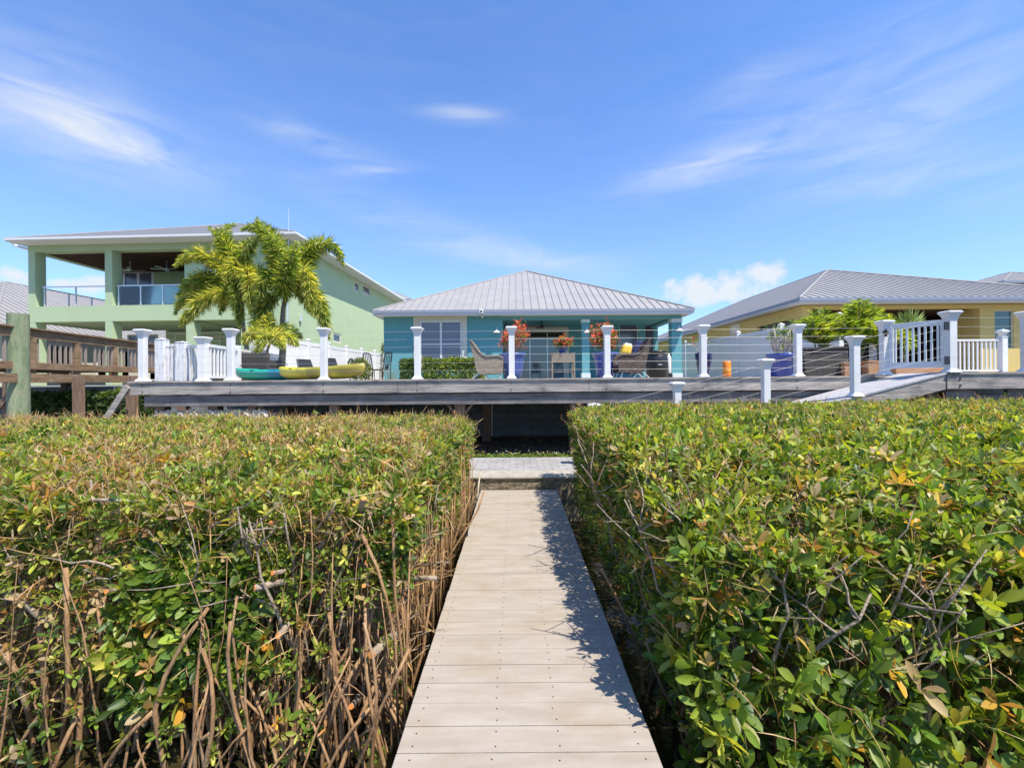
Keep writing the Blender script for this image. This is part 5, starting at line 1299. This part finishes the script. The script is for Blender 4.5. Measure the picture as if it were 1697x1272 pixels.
def ztop(side, x, y):
    ax = np.abs(x)
    if side < 0:
        z = 1.13 - .22 * np.exp(-np.maximum(y - 2.6, 0) / .45) - .10 * np.exp(-np.maximum(ax - .64, 0) / .12)
    else:
        z = 1.26 - .50 * np.exp(-np.maximum(y - 2.0, 0) / .75) - .10 * np.exp(-np.maximum(ax - .79, 0) / .2) + .02 * np.maximum(ax - 3, 0) * .3
    return z + .05 * fnoise(x * 1.5, y * 1.5, 2.0 + side) + .03 * fnoise(x * 5, y * 5, 6.0)
Y0 = {-1: 2.58, 1: 2.05}; XI = {-1: -.64, 1: .79}
def hedge(side, lab):
    y0, y1, xi = Y0[side], 6.72, XI[side]
    root = empty('mangrove_hedge', (side * 3.5, 4.7, WATER), label=lab, cat='hedge')
    lim = 1.14
    packs = []; packs_s = []
    twB, twD, twL, twC = [], [], [], []
    def add(P, A, k, size, w, spread=(20, 80), simple=False, wr=.36):
        (packs_s if simple else packs).append(rosettes(P, A, k, size, wr, GRN, w, spread))
    # --- top
    for (ya, yb, dens, size, simple) in ((y0, 3.6, 400, .072 if side > 0 else .064, False), (3.6, 4.8, 480, .060, False), (4.8, y1, 560, .052, True)):
        xm = lim * yb + .9; area = (yb - ya) * xm; n = int(area * dens)
        x = abs(xi) - .02 + (xm - abs(xi)) * rng.uniform(0, 1, n); y = rng.uniform(ya, yb, n); m_ = x < lim * y + .9; x = x[m_] * side; y = y[m_]
        z = ztop(side, x, y) - np.abs(rng.normal(0, .055, len(x))) + np.where(rng.uniform(0, 1, len(x)) < .05, rng.uniform(0, .09, len(x)), 0)
        P = np.stack([x, y, z], 1); A = rng.normal(0, .5, P.shape) + np.array([0, -.15, 1.])
        dry = fnoise(x * .9, y * .9, 7.0 + side) + (.15 if side < 0 else -.02) > .22
        add(P[dry], A[dry], 5, size * .8, W_DRY if side < 0 else W_TOP, simple=simple, wr=.34); add(P[~dry], A[~dry], 6, size, W_TOP if side < 0 else W_TOPR, simple=simple)
        # twigs poking through the trimmed top
        nt = int(len(x) * (1.9 if side < 0 else 1.1)); i = rng.integers(0, len(x), nt); t_ = P[i] + rng.normal(0, .05, (nt, 3)) + np.array([0, 0, -.10])
        twB.append(t_); twD.append(rng.normal(0, .55, (nt, 3)) + np.array([0, 0, .9])); twL.append(rng.uniform(.07, .2, nt)); twC.append(pick([(.40, .27, .15), (.50, .38, .24), (.30, .17, .09), (.55, .33, .14)], nt))
    # --- lower filling layer so no bare gap shows from above
    n = 5200; x = rng.uniform(abs(xi) + .05, lim * y1 + .9, n); y = rng.uniform(y0 + .1, y1, n); m_ = x < lim * y + .9; x = x[m_] * side; y = y[m_]
    P = np.stack([x, y, ztop(side, x, y) - rng.uniform(.12, .30, len(x))], 1)
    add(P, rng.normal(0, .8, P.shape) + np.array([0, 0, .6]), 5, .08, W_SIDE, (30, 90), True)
    # --- face along the walkway
    n = 2300 if side > 0 else 2500; y = rng.uniform(y0, y1, n); hmin = -.35 if side > 0 else .34 - .55 * np.clip((y - 3.6) / 2, 0, 1)
    x0_ = np.full(n, xi); zt = ztop(side, x0_, y); u = rng.uniform(0, 1, n) ** (.8 if side > 0 else .6); z = hmin + (zt - hmin) * u
    bul = .05 * fnoise(y * 2, z * 2, 4.0)
    x = xi + side * (np.abs(rng.normal(0, .09, n)) + bul + .10 * (1 - u))
    P = np.stack([x, y, z], 1); A = rng.normal(0, .5, P.shape) + np.array([-side * .8, -.3, .55])
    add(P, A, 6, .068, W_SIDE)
    # --- far face (towards the seawall)
    n = 500; x = rng.uniform(abs(xi), 8.2, n) * side; z = rng.uniform(.5, 1.1, n); P = np.stack([x, np.full(n, y1) + rng.uniform(-.1, .08, n), z], 1)
    add(P, rng.normal(0, .5, P.shape) + np.array([0, .6, .5]), 5, .07, W_SIDE, simple=True)
    # --- face towards the camera
    xm = lim * (y0 + .9) + .8
    if side > 0:
        n = 2300; x = rng.uniform(xi, xm, n); z = rng.uniform(-.45, .85, n)
        keep = rng.uniform(0, 1, n) < np.clip(.95 - .55 * np.clip((-z - .02) / .45, 0, 1) + .25 * fnoise(x * 2, z * 2, 9.), .12, 1)
        dep = np.where(rng.uniform(0, 1, n) < .5, np.abs(rng.normal(0, .10, n)), rng.uniform(.1, 1.0, n))
        x, z, dep = x[keep], z[keep], dep[keep]; y = y0 + .10 + dep + .10 * fnoise(x * 2.5, z * 2.5, 1.) - .38 * np.clip(.8 - z, 0, 1.3)
    else:
        n = 6200; x = rng.uniform(-xm, xi, n); z = rng.uniform(-.42, .95, n)
        # leafy mass low in the middle of the left hedge, bare prop roots near the walkway and at the far left
        ux = x / y0 * F + PX; vy = PY + (EYE - z) / y0 * F
        mass = np.exp(-((ux - 300) / 120) ** 2 - ((vy - 1010) / 120) ** 2) + .8 * np.exp(-((ux - 240) / 60) ** 2 - ((vy - 1110) / 50) ** 2) + .35 * np.exp(-((ux - 430) / 60) ** 2 - ((vy - 1080) / 50) ** 2)
        up = np.clip((z - .22) / .35, 0, 1)
        prob = np.clip(.8 * up + .8 * mass + .19 + .38 * fnoise(x * 3, z * 3, 2.) * (1 - up), .03, 1)
        keep = rng.uniform(0, 1, n) < prob
        dep = np.where(rng.uniform(0, 1, n) < .6, np.abs(rng.normal(0, .09, n)), rng.uniform(.1, 1.1, n))
        x, z, dep = x[keep], z[keep], dep[keep]; y = y0 + .05 + dep - .18 * np.clip(.75 - z, 0, 1.2)
    P = np.stack([x, y, z], 1); A = rng.normal(0, .55, P.shape) + np.array([.15, -.75, .6])
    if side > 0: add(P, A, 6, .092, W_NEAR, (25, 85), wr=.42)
    else:
        big = mass[keep] > .35
        add(P[big], A[big], 6, .088, W_NEAR, (25, 85), wr=.40); add(P[~big], A[~big], 6, .052, W_TOP, (25, 85), wr=.38)
    # fine dry twigs hanging in the near face and the walkway face
    TW = [(.42, .27, .13), (.52, .38, .20), (.30, .17, .08), (.55, .36, .12), (.36, .20, .10)]
    nt = 2700 if side < 0 else 1100
    x = side * rng.uniform(abs(xi) + .02, xm, nt); z = rng.uniform(-.1, .98, nt) if side < 0 else rng.uniform(-.3, .8, nt); y = y0 + rng.uniform(-.05, .6, nt) - (.16 if side < 0 else .3) * np.clip(.75 - z, 0, 1.2)
    twB.append(np.stack([x, y, z], 1)); twD.append(rng.normal(0, .7, (nt, 3)) + np.array([0, -.1, .35])); twL.append(rng.uniform(.05, .24, nt)); twC.append(pick(TW, nt))
    nt = 1700 if side < 0 else 800
    y = rng.uniform(y0, y1, nt); z = rng.uniform(-.1, 1.05, nt); x = xi + side * (np.abs(rng.normal(0, .10, nt)) + .02)
    twB.append(np.stack([x, y, z], 1)); twD.append(rng.normal(0, .5, (nt, 3)) + np.array([0, 0, .6])); twL.append(rng.uniform(.06, .25, nt)); twC.append(pick(TW, nt))
    for nm, pk, det in (('foliage', packs, True), ('fine_foliage', packs_s, False)):
        B, D, N, L, Wd, C = (np.concatenate([p[i] for p in pk]) for i in range(6))
        leafmesh(nm, m_leaf, B, D, N, L, Wd, C, root, detail=det)
    B = np.concatenate(twB); D = np.concatenate(twD); L = np.concatenate(twL); C = np.concatenate(twC); n = len(B)
    leafmesh('dry_twigs', m_petal, B, D, rng.normal(0, 1, (n, 3)), L, np.full(n, .0055), C, root, detail=True, curv=.3, fold=.3)

    # --- woody skeleton
    rs = random.Random(40 + side)
    st = MB()
    def wig(p, q, n, a):
        out = []
        for i in range(n + 1):
            t_ = i / n; v = Vector(p).lerp(Vector(q), t_); k = a * math.sin(math.pi * t_)
            out.append(v + Vector((rs.uniform(-k, k), rs.uniform(-k, k), rs.uniform(-k, k) * .6)))
        return out
    for k in range(330):      # upright stems through the whole hedge
        y = rs.uniform(y0 + .1, y1 - .1) if k > 120 else rs.uniform(y0 + .05, y0 + 1.1)
        x = side * rs.uniform(abs(xi) + .08, lim * y + .6); h = float(ztop(side, np.array([x]), np.array([y]))[0]) - rs.uniform(.03, .2)
        zb = rs.uniform(-.1, .4); p = (x, y, zb); q = (x + rs.uniform(-.4, .4), y + rs.uniform(-.3, .3), h)
        r0 = rs.uniform(.006, .013); pts = wig(p, q, 5, .05); st.tube(pts, [r0 * (1 - .12 * i) for i in range(6)], 5)
        for b_ in range(3):
            s0 = pts[rs.choice([2, 3, 4])]; e = s0 + Vector((rs.uniform(-.3, .3), rs.uniform(-.3, .2), rs.uniform(.05, .3))); st.tube(wig(s0, e, 3, .02), [r0 * .6, r0 * .5, r0 * .4, r0 * .3], 4)
    for k in range(190 if side < 0 else 60):      # crooked twigs crossing the near face
        x = side * rs.uniform(abs(xi) + .05, xm); y = y0 + rs.uniform(-.02, .5); z = rs.uniform(-.3, .8)
        a = rs.uniform(0, 6.28); Lk = rs.uniform(.15, .55); e = (x + math.cos(a) * Lk, y + rs.uniform(-.12, .12), z + abs(math.sin(a)) * Lk * .6)
        r0 = rs.uniform(.003, .008); st.tube(wig((x, y, z), e, 5, .03), [r0 * (1 - .1 * i) for i in range(6)], 5)
    PB(st, 'stems', m_stem, root, smooth=True)
    th = MB()
    for k in range(16 if side < 0 else 14):      # thick limbs
        x = side * rs.uniform(abs(xi) + .2, xm - .2); y = y0 + rs.uniform(.15, 1.0); z = rs.uniform(-.1, .45)
        e = (x + rs.uniform(-.7, .7), y + rs.uniform(-.3, .3), z + rs.uniform(.0, .5)); r0 = rs.uniform(.016, .028)
        th.tube(wig((x, y, z), e, 7, .05), [r0 * (1 - .05 * i) for i in range(8)], 8)
    PB(th, 'limbs', m_stem, root, smooth=True)
    ro = MB()
    nr = 330 if side < 0 else 150
    for k in range(nr):
        if side < 0:
            c_ = rs.random()
            x = -rs.uniform(.72, 1.75) if c_ < .55 else -rs.uniform(1.7, xm)
            y = y0 - .16 + abs(rs.gauss(0, .45)) if k < 230 else rs.uniform(y0, y1)
        else:
            x = rs.uniform(.85, xm); y = y0 + .25 + abs(rs.gauss(0, .6))
        zt = (rs.uniform(.15, .5) if rs.random() < .6 else rs.uniform(.5, .95)) if side < 0 else rs.uniform(-.1, .5)
        dx = rs.gauss(0, .17); dy = rs.uniform(-.05, .25)
        p = Vector((x, y, -.62)); q = Vector((x + dx, y + dy, zt)); bow = Vector((rs.gauss(0, .05), rs.uniform(-.10, .02), .0))
        r0 = rs.uniform(.005, .011) if rs.random() < .75 else rs.uniform(.010, .015)
        tw_ = rs.uniform(0, 6); am_ = rs.choice([.012, .02, .04, .06]); pts = [p.lerp(q, t_) + bow * math.sin(math.pi * t_) + Vector((math.sin(tw_ + t_ * 5) * am_, 0, 0)) + Vector((rs.uniform(-.008, .008), rs.uniform(-.008, .008), 0)) for t_ in [i / 6 for i in range(7)]]
        ro.tube(pts, [r0 * (1.15 - (.05 if zt < .5 else .15) * i) for i in range(7)], 6)
        if rs.random() < .6:      # arching stilt
            e = p + Vector((rs.uniform(-.35, .35), rs.uniform(-.25, .2), 0)); m_ = pts[3]; c2 = (m_ + e) / 2 + (e - p) * .35; ro.tube(bez(m_, c2, e, 5), [r0 * .9] * 6, 6)
    if side < 0:
        for k in range(130):
            y = rs.uniform(y0, y1 - .1); x = -rs.uniform(.62, .85); q = Vector((x + rs.gauss(0, .04), y + rs.gauss(0, .1), rs.uniform(.25, .9))); p = Vector((x, y, -.6)); r0 = rs.uniform(.003, .008)
            ro.tube([p, p.lerp(q, .5) + Vector((rs.uniform(-.02, .02), 0, 0)), q], [r0, r0 * .9, r0 * .6], 5)
    PB(ro, 'prop_roots', m_root, root, smooth=True)
    return root
hl = hedge(-1, 'mangrove hedge left of the boardwalk, clipped flat with bare brown prop roots showing')
hr = hedge(1, 'leafy green mangrove hedge right of the boardwalk, casting shade on the boards')

def stub(root, px, py, Y, px2, py2, dY, w):
    """sawn branch: orange cut end at (px,py), running back to (px2,py2)"""
    Y -= .14 if root is hl else 0
    a = at(px, py, Y); b_ = at(px2, py2, Y + dY); r = w * Y / F / 2
    mid = a.lerp(b_, .5) + Vector((0, 0, .01))
    o = PB(MB().tube([a, a.lerp(b_, .25) + Vector((.003, 0, .002)), mid, b_], [r, r * 1.04, r * .98, r * .9], 10), 'sawn_branch', m_stem, root, smooth=False)
    d = (a - b_).normalized(); e = MB().tube([a + d * .0008, a + d * .0035], [r * .97, r * .93], 10)
    e.build('cut_face', m_cut, o)
for args in ((422, 974, 2.66, 490, 962, .15, 11), (452, 949, 2.7, 500, 944, .2, 8), (461, 1053, 2.62, 492, 1020, .25, 10), (616, 1084, 2.6, 655, 1050, .25, 14), (603, 826, 2.75, 585, 905, .25, 10),
             (571, 910, 2.8, 596, 880, .25, 10), (607, 932, 2.8, 592, 975, .3, 8), (582, 1170, 2.62, 606, 1142, .25, 9), (450, 866, 2.78, 492, 868, .25, 9), (176, 980, 2.66, 215, 975, .2, 7), (603, 970, 2.7, 622, 960, .3, 7)):
    stub(hl, *args)
for args in ((1529, 1150, 2.12, 1532, 1230, .05, 22), (1209, 1183, 2.1, 1210, 1215, .05, 5), (1170, 1000, 2.2, 1185, 978, .1, 9), (1235, 935, 2.3, 1205, 965, .15, 9)):
    stub(hr, *args)
# named large limbs traced from the photograph
def limb(root, pts, Y, r, name='limb', mat=None):
    P = [at(px, py, Y + dy - (.14 if root is hl else 0)) for px, py, dy in pts]
    PB(MB().tube(P, [r * (1 - .06 * i) for i in range(len(P))], 8), name, mat or m_stem, root, smooth=True)
limb(hl, [(0, 975, .1), (35, 990, 0), (60, 1018, -.02), (90, 1035, .05), (125, 1045, .2)], 2.75, .016)
limb(hl, [(0, 985, .3), (50, 985, .1), (85, 1000, .05), (120, 1020, .2), (160, 1035, .4)], 2.85, .015)
limb(hl, [(66, 1030, .05), (72, 1090, -.02), (76, 1150, -.02), (76, 1230, 0)], 2.75, .019, 'prop_root', m_root)
limb(hl, [(0, 1068, 0), (25, 1110, -.02), (40, 1160, 0), (52, 1195, .05)], 2.7, .015, 'prop_root', m_root)
limb(hl, [(109, 940, .0), (111, 1020, -.02), (113, 1120, -.02), (112, 1165, 0), (100, 1240, 0)], 2.68, .013, 'prop_root', m_root)
limb(hl, [(60, 1110, .0), (30, 1118, .1), (100, 1155, .1), (112, 1165, 0)], 2.75, .012, 'prop_root', m_root)
limb(hl, [(155, 940, .1), (165, 1030, 0), (170, 1100, 0), (160, 1165, .05)], 2.7, .009, 'prop_root', m_root)
limb(hl, [(490, 962, .12), (520, 925, .1), (545, 880, .15), (552, 845, .2)], 2.7, .014)
limb(hl, [(488, 965, .12), (494, 1000, .12), (500, 1030, .2)], 2.7, .014)
limb(hl, [(600, 885, .05), (625, 940, 0), (640, 990, 0), (655, 1060, .0), (660, 1210, .0)], 2.66, .010, 'prop_root', m_root)
limb(hl, [(650, 825, .1), (652, 900, 0), (654, 980, 0), (668, 1100, .0), (672, 1200, 0)], 2.70, .009, 'prop_root', m_root)
limb(hl, [(610, 1070, .1), (580, 1120, 0), (555, 1170, -.02), (540, 1230, 0)], 2.62, .012, 'prop_root', m_root)
limb(hl, [(120, 830, .1), (170, 828, .0), (225, 830, .05), (270, 822, .2)], 2.75, .010)
limb(hl, [(125, 845, .1), (145, 860, .0), (165, 872, .1), (150, 795, .2)], 2.8, .009)
limb(hr, [(1205, 975, .1), (1225, 930, .0), (1240, 918, .05)], 2.25, .015)
limb(hr, [(1130, 965, .1), (1180, 975, .0), (1210, 965, .1), (1290, 925, .3)], 2.2, .007)
limb(hr, [(1340, 905, .2), (1350, 940, .1), (1360, 990, .1), (1365, 1010, .2)], 2.2, .012)
limb(hr, [(1100, 930, .2), (1240, 1020, -.02), (1310, 1085, .0), (1380, 1140, .2)], 2.15, .006)
limb(hr, [(1215, 1085, .1), (1270, 1120, .0), (1310, 1150, .0), (1345, 1200, .1)], 2.1, .007)
limb(hr, [(1530, 1150, .5), (1500, 1155, .3), (1470, 1170, .1), (1460, 1200, .1), (1470, 1240, .1)], 2.25, .022)
# yellowed leaves floating on the water at the left
n = 260
P = np.stack([rng.uniform(-4, -.8, n), rng.uniform(1.7, 3.2, n), np.full(n, WATER + .012)], 1)
B, D, N, L, Wd, C = rosettes(P, np.tile(np.array([[0, 0, 1.]]), (n, 1)), 1, .055, .45, [(.30, .33, .04), (.45, .30, .06), (.25, .15, .05)], None, (84, 90))
o = leafmesh('floating_leaves', m_leaf, B, D, N, L, Wd, C, detail=False); o['kind'] = 'stuff'
